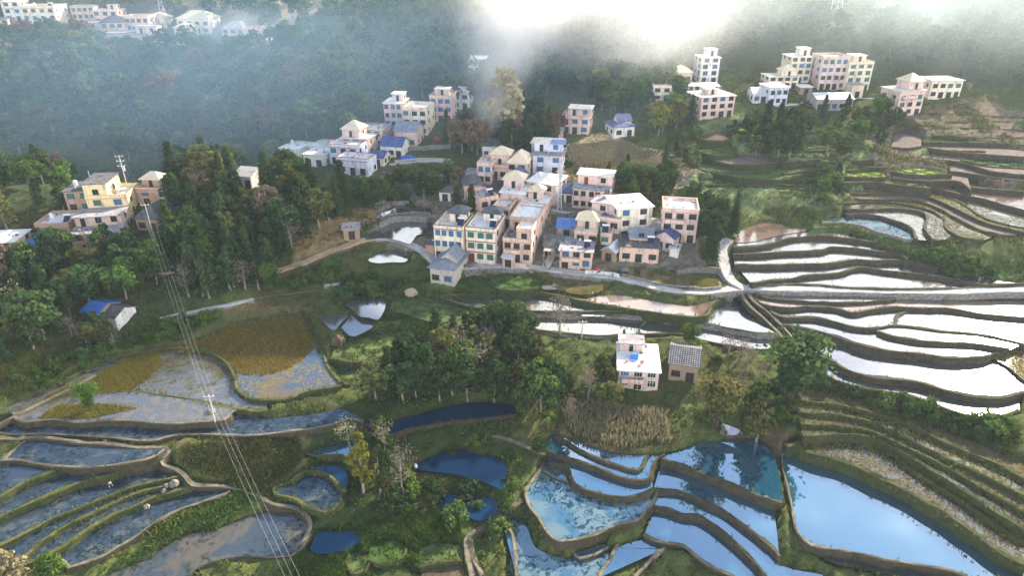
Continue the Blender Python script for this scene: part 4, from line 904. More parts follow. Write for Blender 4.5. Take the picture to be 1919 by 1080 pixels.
h('tower-like pink house with steep cream pyramid roof', 935, 336, 32, 1.3, -12, 'pink', 7, 'para', 'roof_pale', tower=(0.5, 0.7, 5.6, 5, 3.4, 'hip', 'tile_cream'), cols=2)
h('grey pink house with railed balcony half hidden in smoke', 908, 345, 28, 2, -12, 'rose', 8, 'para', 'roof_pale', cols=2, ex='balcony')
h('small white house under dark slate roof at the foot of the smoke', 917, 297, 26, 1.4, -10, 'white', 7, 'gable', 'tile_dark', cols=2)
h('pink gabled annex with bright blue roof sheets', 963, 368, 34, 1.8, -14, 'pink', 7, 'gable', 'tile_blue', cols=2, gax='y')
h('low pink house with brown grey hipped roof behind the firs', 887, 372, 34, 1.4, 8, 'pink', 8, 'hip', 'roof_dark', cols=2)
h('square pink house with flat cream slab roof and a tank on top', 1014, 380, 58, 2, -24, 'pink', 9, 'slab', 'roof_white', cols=2, ex='tank')
h('white blue house with bright blue roof panel and pink upper room', 1026, 327, 58, 2, -8, 'bluewhite', 9, 'slab', 'roof_grey', up=(0.0, 0.95, 0.45, 1, 1, 'slab', 'roof_pale'), cols=2, glass='glass_blue', ex='bluepanel')
h('low cream barn with navy tiled gable roof', 1058, 380, 34, 1, -16, 'cream', 8, 'gable', 'tile_blue', cols=2, cat='barn', name='barn')
h('pink house with blue grey front terrace and red upper doors', 1106, 393, 70, 2, -15, 'pink', 10, 'slab', 'roof_grey', up=(0.05, 1, 0.42, 1, 1, 'slab', 'roof_pale'), cols=5, sidew=2, ex='reddoor', glass='glass_dark', trim='trim_tan')
h('pink two-storey house with weathered grey slab roof left of the big white house', 1128, 450, 64, 2, -22, 'pink', 10, 'para', 'roof_grey', up=(0.0, 0.7, 0.4, 1, 1, 'slab', 'roof_grey'), cols=3)
h('large cream white L-shaped three-storey house', 1186, 447, 70, 3, 12, 'palecream', 10, 'slab', 'roof_white', up=(0.0, 0.02, 0.9, 1, 0.1, 'slab'), cols=2, sidew=3)
h('pink three-storey house with recessed roof terrace at the village edge', 1269, 455, 66, 3, -10, 'pink', 9, 'para', 'roof_white', cols=3, ex='balcony tank', glass='glass_dark')
h('two-storey pink house with dark blue gable above a grey terrace', 1196, 492, 74, 1.9, -8, 'orange', 9, 'slab', 'roof_dark', up=(0.25, 0.85, 0.45, 1, 0.5, 'gable', 'tile_slate'), cols=3, ex='solar', fh=2.15)
h('pink cottage with dark blue gabled roof and white gable wall', 1243, 470, 38, 1.3, -30, 'rose', 9, 'gable', 'tile_blue', cols=2, gax='y')
h('orange pink house with cream hipped turret and white roof terrace', 1109, 473, 70, 2, -14, 'orange', 9, 'para', 'roof_white', tower=(0.0, 0.8, 5.2, 4.6, 2.4, 'hip', 'tile_cream'), cols=3, ex='solar', fh=2.4)
h('pink house with stained grey flat roof standing right on the road', 1078, 504, 62, 2, -10, 'orange', 9, 'slab', 'roof_grey', cols=3, ex='balcony solar', glass='mix', fh=2.35)
h('small hut with pale blue metal roof', 1139, 490, 28, 1, -30, 'mud', 5.5, 'gable', 'metal_pale', cols=1, cat='hut', name='hut', gax='y')
h('shed with bright blue corrugated roof behind the village road', 1061, 446, 38, 1, -12, 'grey', 7, 'gable', 'metal_blue', cols=1, cat='shed', name='shed', gh=1.3)
h('grey tiled mud shed with lean-to below the blue roofed shed', 1036, 481, 36, 1.1, -10, 'mud', 6, 'gable', 'roof_dark', cols=2, cat='shed', name='shed', ex='canopy')
h('white rubble stone house with slate skirt roof and small gable below the road', 829, 533, 48, 1.8, -16, 'stone', 10, 'hipgable', 'tile_slate', cols=2, door=None, sidew=2, gax='y', fh=2.3)
h('tiny white cottage with grey roof behind the fir trees', 834, 378, 22, 1, -10, 'white', 5, 'hip', 'roof_dark', cols=1)
h('flat roofed tan shed on the corner of the dirt road', 660, 449, 30, 1, 12, 'mud', 4.5, 'slab', 'roof_grey', cols=1, cat='shed', name='shed', sidew=0)
# behind: the row on the ridge left of the smoke
h('low white house with pale slab roof at the left end of the ridge row', 545, 304, 40, 1.6, -16, 'white', 9, 'slab', 'roof_white', cols=2, ex='tank')
h('white garage-like house with flat pale roof in front of the ridge row', 590, 312, 44, 1.3, -14, 'white', 8, 'slab', 'roof_pale', cols=2)
h('flat roofed pale house behind the white garage', 602, 292, 50, 1, -14, 'palecream', 9, 'slab', 'roof_pale', cols=2)
h('white house with red roof edge and red door', 646, 309, 60, 2, -14, 'bluewhite', 8, 'para', 'roof_pale', trim='trim_red', cols=3, door='door_red')
h('blue white house with double red eaves on a tall stone base', 662, 328, 66, 1.6, -16, 'bluewhite', 6, 'para', 'roof_pale', trim='trim_red', cols=3)
h('pink house with cream hipped roof and red balcony rail', 668, 292, 54, 2, -14, 'pink', 9, 'slab', 'roof_pale', tower=(0.0, 0.2, 6, 6, 2.6, 'hip', 'tile_cream'), cols=3)
h('tan house with flat brownish roof behind the cream hipped one', 692, 275, 54, 2, -12, 'pink', 9, 'slab', 'roof_grey', cols=3)
h('small white cottage with blue tiled roof by the ridge path', 734, 295, 44, 1.3, -12, 'white', 7, 'gable', 'tile_blue', cols=3)
h('brown pink house with slate blue gable roof under the tall frame house', 761, 275, 44, 1.8, -10, 'pink', 8, 'gable', 'tile_slate', cols=2)
h('tall unfinished grey pink frame house with roof room', 739, 240, 36, 3, -8, 'rose', 9, 'slab', 'roof_white', tower=(0.9, 0.6, 4, 4, 2.6, 'flat', 'roof_white'), cols=3)
h('cream three-storey house with outdoor stair roof', 779, 253, 48, 3, -10, 'cream', 10, 'para', 'roof_pale', cols=3, ex='tank')
h('tall pink house with three rows of blue windows', 827, 229, 42, 3, -8, 'pink', 9, 'para', 'roof_pale', tower=(0.5, 0.6, 5, 4, 2.4, 'flat', 'roof_white'), cols=3, glass='glass_blue')
h('white house with low wing right of the blue windowed one', 864, 205, 34, 2.3, -8, 'white', 8, 'slab', 'roof_white', cols=2)
h('white tall house on the slope veiled by smoke', 894, 153, 32, 3, -6, 'white', 8, 'slab', 'roof_white', cols=3)
h('cream hut with dark blue roof beside the ridge path', 708, 312, 26, 1, -12, 'cream', 6, 'gable', 'tile_blue', cols=1, cat='hut', name='hut')
# houses beyond the smoke to the right
h('pink three-storey villa with blue corner windows at the field edge', 1077, 251, 54, 2, -14, 'pink', 9, 'para', 'roof_pale', up=(0.2, 1, 0.35, 1, 1, 'slab', 'roof_pale'), cols=3, glass='glass_blue', ex='tank', fh=2.6)
h('low pink outbuilding with slate roof left of the villa', 1042, 259, 26, 1, -10, 'rose', 7, 'gable', 'tile_slate', cols=1, cat='outbuilding')
h('white cottage with blue tiled gable roof above the dry field', 1169, 257, 42, 1.2, 14, 'white', 8, 'hipgable', 'tile_blue', cols=2)
h('cream house with stepped roof line among the firs', 1238, 203, 34, 3, -4, 'cream', 8, 'para', 'roof_pale', cols=2, ex='balcony', fh=2.4)
h('beige house with low hipped roof in the trees', 1276, 170, 36, 2.3, -2, 'pink', 8, 'hip', 'tile_cream', cols=3)
h('tall narrow white frame house of four storeys with open bays', 1327, 157, 36, 4, 6, 'white', 8, 'slab', 'roof_white', tower=(0.95, 0.8, 4, 4, 2.6, 'flat', 'roof_white'), cols=2, fh=2.35)
h('long low white house behind the big pink block', 1316, 187, 58, 2, -2, 'white', 7, 'slab', 'roof_white', cols=5, fh=2.4)
h('big pink three-storey block with flat cream roof and roof room', 1342, 221, 72, 3, 16, 'pink', 11, 'slab', 'roof_pale', tower=(0.45, 0.5, 4, 4, 1.8, 'flat', 'roof_pale'), cols=4, fh=2.4)
h('cream four-storey house with stair tower on the far right ridge', 1496, 155, 40, 4, 4, 'cream', 9, 'slab', 'roof_white', tower=(1.0, 0.6, 4, 4, 2.8, 'flat', 'roof_white'), cols=3, fh=2.35)
h('cream two-storey house with hipped turret in front of the tall cream one', 1466, 167, 58, 2, 3, 'cream', 8, 'slab', 'roof_pale', tower=(0.9, 0.5, 5.5, 5, 2.0, 'hip', 'tile_cream'), cols=4, fh=2.2)
h('small white and blue two-storey house at the bend of the far road', 1456, 197, 38, 2.2, 10, 'bluewhite', 8, 'slab', 'roof_white', cols=3)
h('low shop with light blue sheet roof next to the white and blue house', 1423, 193, 28, 1.2, 2, 'bluewhite', 6, 'gable', 'metal_pale', cols=2, cat='shop', name='shop')
h('grey pink four-storey building between two cream ones', 1556, 168, 52, 4, 4, 'rose', 9, 'para', 'roof_pale', cols=4)
h('cream yellow four-storey house with green bay windows and roof room', 1604, 170, 50, 4, 8, 'cream', 12, 'para', 'roof_pale', tower=(0.75, 0.5, 5, 5, 2.4, 'flat', 'roof_white'), cols=3, glass='glass_green', fh=2.45)
h('cream gatehouse porch at the foot of the green windowed house', 1604, 183, 24, 1.6, 4, 'cream', 4, 'slab', 'roof_grey', cols=1, sidew=1, cat='gatehouse')
h('long low shed with two white sheet roofs beside the far road', 1562, 207, 70, 1.4, 2, 'grey', 9, 'gable', 'metal_pale', cols=5, cat='shed', name='shed', gh=1.4)
h('little hut with white slab roof left of the long shed', 1509, 178, 24, 1, 2, 'mud', 5, 'slab', 'roof_white', cols=1, cat='hut', name='hut')
h('pale pink four-storey house with curved balconies standing alone on the right', 1700, 217, 58, 3.6, 16, 'pink', 9, 'slab', 'roof_pale', tower=(1.0, 0.5, 6, 6, 2.8, 'hip', 'tile_cream'), cols=3, ex='balcony', fh=2.4)
h('long cream two-storey school-like house farthest right', 1768, 184, 62, 2.2, 4, 'palecream', 9, 'slab', 'roof_pale', cols=4)
# the hamlet on the left
h('bright yellow house with dark slab roof tower', 210, 410, 74, 2, 8, 'yellow', 9, 'para', 'roof_pale', up=(0.0, 0.56, 0.0, 1, 1.3, 'slab', 'roof_dark'), cols=2, sidew=2)
h('brown pink house with green window behind the yellow tower', 154, 398, 46, 2, 8, 'brick', 8, 'slab', 'roof_dark', cols=2, glass='glass_green', ex='tank')
h('pink house with white roof terrace left of the grey roofed one', 106, 452, 60, 1.4, 6, 'brick', 9, 'para', 'roof_white', cols=2, glass='glass_blue', ex='solar tank')
h('pink stepped house with two grey flat roofs below the yellow tower', 186, 473, 84, 2, 12, 'orange', 11, 'slab', 'roof_grey', up=(0.0, 1, 0.45, 1, 1, 'slab', 'roof_grey'), cols=3, ex='', fh=2.5)
h('round-hipped dark roofed stone hut behind the concrete pole', 280, 434, 46, 1.2, -8, 'mud', 9, 'hip', 'roof_dark', cols=2, cat='hut', name='hut', gh=2.8)
h('brick pink house with parapet roof and small cream hipped turret', 293, 388, 66, 2, -6, 'brick', 9, 'para', 'roof_pale', tower=(0.0, 0.6, 5, 4, 2.2, 'hip', 'tile_cream'), cols=2, glass='glass_blue', ex='solar', fh=2.15)
h('pink flat roofed house cut by the left picture edge', 4, 490, 62, 2, 6, 'orange', 8, 'slab', 'roof_white', cols=2, fh=2.4)
h('blue metal roofed shed between the pink houses on the left', 76, 480, 46, 1.1, -24, 'brick', 8, 'gable', 'metal_blue', cols=1, cat='shed', name='shed', gh=2.2)
h('low brown outbuilding with blue grey flat roof in front of the blue shed', 64, 499, 34, 1, 4, 'brick', 4, 'slab', 'roof_dark', cols=1, cat='outbuilding', sidew=0)
h('white walled farmhouse peeking out of the dark wood', 458, 352, 34, 1.2, -14, 'white', 8, 'gable', 'roof_pale', cols=2)
h('hut with deep blue sheet roof hidden in the lower left trees', 170, 607, 38, 0.8, -16, 'mud', 7, 'gable', 'metal_blue', cols=1, cat='hut', name='hut')
h('white gabled hut with dark grey roof beside the deep blue one', 208, 612, 34, 0.9, -20, 'white', 5.5, 'gable', 'roof_dark', cols=1, cat='hut', name='hut')
# the village high on the upper left ridge
h('tall cream apartment house on the upper left ridge', 84, 66, 62, 4, 4, 'cream', 11, 'para', 'roof_grey', cols=4, sidew=3, ex='solar tank')
h('white house with open balconies at the far upper left', 29, 40, 34, 3, 6, 'white', 8, 'slab', 'roof_pale', cols=2, ex='balcony')
h('low pink house cut by the upper left picture edge', 4, 48, 26, 1, 6, 'orange', 8, 'slab', 'roof_grey', cols=2)
h('pink windowless block of two joined halves on the upper ridge', 165, 79, 62, 3, 6, 'orange', 10, 'slab', 'roof_grey', cols=2, fh=2.6)
h('pink house with a row of small windows behind the windowless block', 162, 50, 42, 3, 6, 'orange', 9, 'slab', 'roof_grey', cols=4)
h('flat roofed pink house with a rooftop stair hood on the ridge', 205, 58, 46, 3, 4, 'orange', 9, 'slab', 'roof_pale', tower=(0.8, 0.7, 4, 4, 2, 'flat', 'roof_pale'), cols=3)
h('pink house with small hipped roof stepping down the ridge', 218, 82, 44, 3, 4, 'orange', 9, 'hip', 'roof_dark', cols=3)
h('pink house with blue window band lowest on the upper ridge', 231, 94, 48, 2.4, 4, 'orange', 9, 'slab', 'roof_grey', cols=3, glass='glass_blue')
h('broad pink three-storey house with white upper windows on the ridge', 263, 72, 46, 3, 2, 'orange', 9, 'para', 'roof_grey', cols=4)
h('pink two-step house with open ground floor on the ridge', 276, 95, 46, 2.2, 0, 'orange', 9, 'slab', 'roof_grey', up=(0.0, 0.9, 0.45, 1, 1, 'slab'), cols=3)
h('cream hip roofed cottage among trees on the upper ridge', 296, 54, 34, 1.6, 0, 'cream', 8, 'hip', 'tile_cream', cols=2)
h('long house under a broad cream hipped roof on the upper ridge', 366, 64, 64, 2.2, -4, 'cream', 11, 'hip', 'tile_cream', cols=4)
h('narrow pink house with cream hipped roof below the broad roof', 346, 84, 30, 2.4, -2, 'orange', 8, 'hip', 'tile_cream', cols=2)
h('pink house with bay balcony half veiled by the left smoke', 480, 91, 46, 2.6, -6, 'orange', 9, 'para', 'roof_grey', cols=3, ex='balcony')
h('grey roofed pink house inside the left smoke', 440, 80, 44, 2, -6, 'orange', 9, 'hip', 'roof_grey', cols=3)
# the lone farm below the terraces
h('pink farmhouse with white cracked roof terrace and blue tank among the trees', 1194, 731, 76, 2, -7, 'pink', 10, 'slab', 'roof_white', tower=(0.05, 1.0, 4.8, 3.2, 2.0, 'flat', 'roof_grey'), cols=3, ex='tank bluetank balcony', glass='mix', frame='frame_white', fh=2.25)
h('mud walled barn with black tiled gable roof beside the farmhouse', 1278, 715, 54, 1.4, -16, 'mud', 8, 'gable', 'tile_dark', cols=2, cat='barn', name='barn')
h('narrow grey lean-to between the white L-shaped house and the terrace house', 1229, 449, 18, 1.2, -10, 'grey', 6, 'slab', 'roof_grey', cols=1, cat='lean-to', name='lean_to', sidew=0)
h('low mud outbuilding with tiled gable behind the blue corrugated shed', 1092, 437, 22, 0.9, -18, 'mud', 5, 'gable', 'roof_dark', cols=1, cat='outbuilding', name='outbuilding')
h('red walled shed tucked against the yellow cream house', 806, 474, 15, 0.8, -13, 'brick', 3, 'slab', 'roof_dark', cols=1, cat='shed', name='shed', sidew=0)
h('small grey roofed wash house left of the corner house', 866, 405, 18, 0.9, 0, 'rose', 4, 'gable', 'roof_dark', cols=1, cat='outbuilding', name='outbuilding')
h('pink house with pale flat roof wedged behind the long terraced house', 940, 425, 34, 2, -14, 'pink', 8, 'para', 'roof_pale', cols=2, fh=2.5)
h('little white hut below the cottage with the navy roof', 1262, 482, 13, 0.8, -20, 'white', 3, 'slab', 'roof_pale', cols=1, cat='hut', name='hut', sidew=0)
h('low stone byre between the turreted house and the white L-shaped house', 1147, 466, 24, 0.9, -16, 'stone', 5, 'gable', 'roof_dark', cols=2, cat='byre', name='byre', sidew=0)
h('pink lean-to with pale slab roof at the foot of the square tank house', 990, 396, 22, 0.9, -24, 'pink', 4, 'slab', 'roof_pale', cols=1, cat='lean-to', name='lean_to', sidew=0)
h('brown shed with rusty tiled roof at the back of the courtyard', 1075, 426, 20, 0.8, -14, 'brick', 4.5, 'gable', 'roof_dark', cols=1, cat='shed', name='shed', sidew=0)
h('low pink wing with grey roof left of the smoke-side balcony house', 882, 345, 24, 1, -10, 'rose', 6, 'slab', 'roof_grey', cols=2, cat='outbuilding', name='outbuilding')
h('pink two-storey house behind the blue panelled white house', 1010, 296, 30, 1.6, -10, 'pink', 7, 'slab', 'roof_pale', cols=2)
# ------------------------------------------------------------------ trees
def leaf_quads(cen, nrm, size, aspect=1.0, jit=0.7):
    """one small quad per leaf clump, facing roughly along nrm"""
    n = len(cen); nr = nrm + RNG.standard_normal((n, 3)) * jit; nr /= np.linalg.norm(nr, axis=1, keepdims=True) + 1e-9
    r = RNG.standard_normal((n, 3)); a = np.cross(nr, r); a /= np.linalg.norm(a, axis=1, keepdims=True) + 1e-9; b = np.cross(nr, a)
    s = np.asarray(size).reshape(-1, 1) * RNG.uniform(0.7, 1.3, (n, 1)); a = a * s * 0.5; b = b * s * 0.5 * aspect
    V = np.stack([cen - a - b, cen + a - b * 0.6, cen + a * 0.8 + b, cen - a * 0.7 + b * 0.8], 1).reshape(-1, 3)
    return V, np.arange(4 * n).reshape(n, 4)
def rnd_dir(n, up=0.0):
    d = RNG.standard_normal((n, 3)); d[:, 2] += up; return d / np.linalg.norm(d, axis=1, keepdims=True)
def crown_pts(H, R, kind, nclump, nleaf):
    """leaf positions, outward normals and tints of a crown for a tree of height H and crown radius R"""
    P, N, T = [], [], []
    if kind == 'broad':
        zc, rz = H * 0.62, H * 0.40
        for k in range(nclump):
            d = rnd_dir(1, 0.25)[0]; q = RNG.uniform(0.45, 0.92); c = np.array([d[0] * R * q, d[1] * R * q, zc + d[2] * rz * q]); r = R * RNG.uniform(0.26, 0.46)
            dd = rnd_dir(nleaf, 0.35); rr = r * RNG.uniform(0.7, 1.08, (nleaf, 1))
            P.append(c + dd * rr * (1, 1, 0.8)); N.append(dd); T.append(np.clip(RNG.normal(0.35 + 0.3 * dd[:, 2] + RNG.normal(0, 0.18), 0.15, nleaf), 0, 1))  # upward leaves get lighter tint: lit clump tops put into the colour
    elif kind == 'bush':
        for k in range(nclump):
            a = RNG.uniform(0, 2 * pi); q = RNG.uniform(0, 1) ** 0.7 * R; c = np.array([cos(a) * q, sin(a) * q * 0.7, H * RNG.uniform(0.15, 0.75) * (1.1 - 0.6 * q / R)]); r = R * RNG.uniform(0.16, 0.34)
            dd = rnd_dir(nleaf, 0.5); P.append(c + dd * r * RNG.uniform(0.5, 1.4, (nleaf, 1)) * (1, 1, 1.2)); N.append(dd); T.append(np.clip(RNG.normal(0.35 + 0.3 * dd[:, 2], 0.2, nleaf), 0, 1))  # tint rises with upward facing, painting light on the bush tops
    elif kind == 'tall':
        for k in range(nclump):
            f = (k + 0.5) / nclump; z = H * (0.22 + 0.74 * f); w = R * (1.0 - 0.65 * f ** 1.6) * RNG.uniform(0.5, 0.9); a = RNG.uniform(0, 2 * pi)
            c = np.array([cos(a) * w, sin(a) * w, z]); r = R * RNG.uniform(0.3, 0.5) * (1.15 - 0.6 * f)
            dd = rnd_dir(nleaf, 0.3); P.append(c + dd * r * RNG.uniform(0.7, 1.1, (nleaf, 1))); N.append(dd); T.append(np.clip(RNG.normal(0.35 + 0.3 * dd[:, 2] + RNG.normal(0, 0.15), 0.15, nleaf), 0, 1))  # lit upper sides of the clumps painted in through the tint
    elif kind == 'conifer':
        lay = nclump
        for k in range(lay):
            f = (k + 0.3) / lay; z0 = H * (0.10 + 0.88 * f); rad = R * (1 - f) ** 0.75 * RNG.uniform(0.8, 1.1) + 0.12
            nb = max(4, int(9 * (1 - f) + 3)); n = max(3, nleaf // nb)
            for b in range(nb):
                a = 2 * pi * b / nb + RNG.uniform(0, 1.2); L_ = rad * RNG.uniform(0.7, 1.15); t = RNG.uniform(0.15, 1, n)
                c = np.stack([np.cos(a) * L_ * t, np.sin(a) * L_ * t, z0 - 0.35 * L_ * t ** 1.5 + 0.12 * L_ * np.sin(t * 3)], 1) + RNG.normal(0, 0.09 * R, (n, 3))
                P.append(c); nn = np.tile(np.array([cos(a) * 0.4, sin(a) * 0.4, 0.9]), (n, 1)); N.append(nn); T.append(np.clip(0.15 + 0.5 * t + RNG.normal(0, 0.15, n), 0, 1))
    elif kind == 'bare':
        for k in range(nclump):
            d = rnd_dir(1, 0.5)[0]; q = RNG.uniform(0.4, 1.0); c = np.array([d[0] * R * q, d[1] * R * q, H * 0.62 + d[2] * H * 0.36 * q])
            P.append(c + RNG.normal(0, R * 0.2, (nleaf, 3))); N.append(rnd_dir(nleaf)); T.append(RNG.uniform(0, 1, nleaf))
    elif kind == 'bamboo':
        for k in range(nclump):
            a = RNG.uniform(0, 2 * pi); reach = R * RNG.uniform(0.2, 1.0); h = H * RNG.uniform(0.7, 1.0); t = np.sort(RNG.uniform(0.25, 1.0, nleaf)); dr = t ** 2.6
            c = np.stack([np.cos(a) * reach * dr, np.sin(a) * reach * dr, h * np.sin(np.minimum(t * 1.75, 1.72))], 1)
            puff = 0.34 * (0.5 + np.sin(t * 3.0))[:, None]
            P.append(c + RNG.normal(0, 1, (nleaf, 3)) * puff * R * 0.30); N.append(rnd_dir(nleaf, 0.6)); T.append(np.clip(t * 0.75 + RNG.normal(0, 0.15, nleaf), 0, 1))
    return np.concatenate(P), np.concatenate(N), np.concatenate(T)
def trunk_mb(H, R, kind, bark):
    m = MB(); lean = RNG.normal(0, 0.02, 2); top = {'bush': 0.5, 'broad': 0.7, 'tall': 0.9, 'conifer': 0.96, 'bare': 0.8, 'bamboo': 0.0}[kind] * H; r0 = 0.018 * H + 0.05
    if kind == 'bamboo':
        for k in range(14):
            a = RNG.uniform(0, 2 * pi); q = RNG.uniform(0.1, 0.9) * R; h = H * RNG.uniform(0.6, 0.85)
            m.tube([(cos(a) * q * 0.12, sin(a) * q * 0.12, -0.5), (cos(a) * q * 0.18, sin(a) * q * 0.18, h * 0.5), (cos(a) * q * 0.5, sin(a) * q * 0.5, h)], [0.06, 0.05, 0.02], bark, 5, False)
        return m
    pts = [(lean[0] * top * t + 0.02 * H * sin(t * 5 + H), lean[1] * top * t, -1.2 + (top + 1.2) * t) for t in (0, .15, .35, .6, .8, 1)]
    m.tube(pts, [r0 * 1.5, r0 * 1.1, r0 * 0.9, r0 * 0.65, r0 * 0.4, r0 * 0.15], bark, 6, False)
    nb = {'bush': 5, 'broad': 9, 'tall': 8, 'conifer': 0, 'bare': 26}[kind]
    for k in range(nb):
        f = RNG.uniform(0.3, 0.95); a = RNG.uniform(0, 2 * pi); p0 = Vector((lean[0] * top * f + 0.02 * H * sin(f * 5 + H), lean[1] * top * f, top * f)); Ln = R * RNG.uniform(0.5, 1.0) * (1.15 - 0.6 * f); rise = RNG.uniform(0.3, 1.0) * Ln
        p1 = p0 + Vector((cos(a) * Ln * 0.5, sin(a) * Ln * 0.5, rise * 0.4)); p2 = p0 + Vector((cos(a + 0.3) * Ln, sin(a + 0.3) * Ln, rise))
        rb = r0 * (0.42 if kind != 'bare' else 0.30) * (1.1 - 0.7 * f); m.tube([p0, p1, p2], [rb, rb * 0.6, 0.015], bark, 4, False)
        if kind == 'bare':
            for q in range(4):
                s = p1.lerp(p2, RNG.uniform(0, 0.9)); e = s + Vector(rnd_dir(1, 0.8)[0]) * Ln * 0.4; m.tube([s, e], [0.035, 0.012], bark, 3, False)
    return m
PROTO = {}
SPEC = {  # kind: (shape, H, R, clumps, leaves per clump, leaf size, bark)
 'broadleaf_tree': ('broad', 9.0, 3.15, 26, 62, 0.52, 'bark_grey'),
 'tall_tree': ('tall', 12.0, 2.6, 24, 52, 0.50, 'bark_grey'),
 'conifer_tree': ('conifer', 12.0, 2.5, 16, 92, 0.50, 'bark_brown'),
 'bare_tree': ('bare', 9.0, 3.0, 26, 7, 0.32, 'bark_grey'),
 'bamboo_clump': ('bamboo', 10.0, 4.6, 48, 78, 0.46, 'bark_brown'),
 'bush': ('bush', 2.6, 2.2, 15, 40, 0.34, 'bark_brown'),
}
def proto(kind, leaf, var):
    k = (kind, leaf, var)
    if k in PROTO: return PROTO[k]
    sh, H, R, nc, nl, ls, bark = SPEC[kind]
    st = RNG.bit_generator.state
    P, N, T = crown_pts(H, R, sh, nc, nl)
    V, F = leaf_quads(P, N, np.full(len(P), ls), 1.0, 0.65 if sh != 'conifer' else 0.45)
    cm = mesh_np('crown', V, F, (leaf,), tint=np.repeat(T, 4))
    tm = trunk_mb(H, R, sh, bark); me = bpy.data.meshes.new('trunk'); me.from_pydata(tm.v, [], tm.f); me.materials.append(MATS[bark]); me.update()
    PROTO[k] = (me, cm, H, R); return PROTO[k]
TREES = []
def tree(kind, x, y, h, leaf, label, cat, group=None, rw=1.0, parts=True, z=None):
    tm, cm, H, R = proto(kind, leaf, RNG.integers(0, 3 if kind != 'bamboo_clump' else 2))
    z = float(ground_z(x, y)[0]) if z is None else z; s = h / H
    e = bpy.data.objects.new(kind, None); COL.objects.link(e); e.location = (x, y, z); e.scale = (s * rw, s * rw, s); e.rotation_euler = (0, 0, RNG.uniform(0, 2 * pi)); e.empty_display_size = 0.5
    tag(e, label, cat, group)
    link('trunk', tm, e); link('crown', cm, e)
    TREES.append((x, y, h)); return e
def tree_px(kind, u, v, hpx, leaf, label, cat='tree', group=None, rw=1.0):
    p = cast([(u, v)])[0]; dep = p[1] * CP - (p[2] - CAMZ) * SP
    return tree(kind, p[0], p[1], hpx * dep / FPX / 0.9, leaf, label, cat, group, rw)
def in_house(x, y):
    r = np.zeros(np.shape(x), bool)
    for q in HOUSES: r |= in_poly(x, y, q)
    return r
ROADPTS = np.concatenate([P[:, :2] for n, P, w, a, b, d in RP if w >= 1.2])
def scatter(poly_px, n, dmin, road=2.2, avoid_wet=True):
    """random spots whose feet lie inside the picture polygon, kept apart and off houses, water and roads"""
    q = np.array(poly_px, float); lo, hi = q.min(0), q.max(0); out = []; tries = 0
    while len(out) < n and tries < 12:
        tries += 1
        # area-true sampling: draw on the ground, keep what projects inside
        c = cast(np.stack([RNG.uniform(lo[0], hi[0], 60), RNG.uniform(lo[1], hi[1], 60)], 1)); gx0, gy0 = c[:, :2].min(0) - 5; gx1, gy1 = c[:, :2].max(0) + 5
        X = RNG.uniform(gx0, gx1, n * 8); Y = RNG.uniform(gy0, gy1, n * 8); Z = ground_z(X, Y); UV = project(np.stack([X, Y, Z], 1))
        k = in_poly(UV[:, 0], UV[:, 1], q) & ~in_house(X, Y)
        if avoid_wet: k &= ~wet_at(X, Y)
        for x, y in zip(X[k], Y[k]):
            if len(out) >= n: break
            if out:
                o = np.array(out)
                if ((o[:, 0] - x) ** 2 + (o[:, 1] - y) ** 2).min() < dmin ** 2: continue
            if road and ((ROADPTS[:, 0] - x) ** 2 + (ROADPTS[:, 1] - y) ** 2).min() < road ** 2: continue
            out.append((x, y))
    return out
def pick(w): return w[int(RNG.choice(len(w), p=np.array([x[0] for x in w]) / sum(x[0] for x in w)))][1:]
NAMES = {'broadleaf_tree': 'broadleaf tree', 'tall_tree': 'slender tree', 'conifer_tree': 'dark conifer', 'bare_tree': 'grey leafless tree', 'bamboo_clump': 'bamboo clump', 'bush': 'bush'}
HUE = {'leaf_dark': 'dark green', 'leaf_mid': 'green', 'leaf_olive': 'olive green', 'leaf_yellow': 'yellowish', 'leaf_lime': 'bright green', 'leaf_brown': 'brownish', 'leaf_rust': 'rust brown', 'leaf_pale': 'pale cream', 'leaf_forest': 'blue green'}
def wood(poly, n, dmin, mixw, where, hlo, hhi, **kw):
    for x, y in scatter(poly, n, dmin, **kw):
        kind, leaf = pick(mixw); h = RNG.uniform(hlo, hhi); w = NAMES[kind]; hue = HUE[leaf] if kind not in ('conifer_tree', 'bare_tree') else ('tall' if kind == 'conifer_tree' else 'twiggy')
        if kind == 'conifer_tree': h *= 1.15; leaf = 'leaf_dark'
        if kind == 'bush': h = RNG.uniform(1.6, 3.2)
        lab = f"{hue} {w} {where}"
        tree(kind, x, y, h, leaf, lab, 'bush' if kind == 'bush' else 'bamboo' if kind == 'bamboo_clump' else 'tree', f"{hue} {w}s {where}", rw=RNG.uniform(0.85, 1.2))
MIX_WOOD = [(4.5, 'broadleaf_tree', 'leaf_dark'), (1.3, 'broadleaf_tree', 'leaf_mid'), (1.6, 'broadleaf_tree', 'leaf_olive'), (4, 'tall_tree', 'leaf_dark'), (1.5, 'tall_tree', 'leaf_olive'), (0.5, 'tall_tree', 'leaf_yellow'), (3.5, 'conifer_tree', 'leaf_dark'), (1.4, 'bare_tree', 'leaf_brown'), (0.8, 'broadleaf_tree', 'leaf_brown')]
MIX_HILL = [(6, 'broadleaf_tree', 'leaf_forest'), (3, 'broadleaf_tree', 'leaf_dark'), (1.3, 'broadleaf_tree', 'leaf_olive'), (1.5, 'broadleaf_tree', 'leaf_rust'), (1.2, 'tall_tree', 'leaf_forest')]
wood(U("0,330 60,300 130,310 130,400 60,450 0,470"), 26, 3.2, MIX_WOOD, 'beside the hamlet on the left', 7, 11)
wood(U("330,350 420,320 520,345 640,375 670,420 560,450 540,500 470,545 350,560 320,470"), 98, 2.3, MIX_WOOD, 'in the wood on the knoll', 8, 12.5)
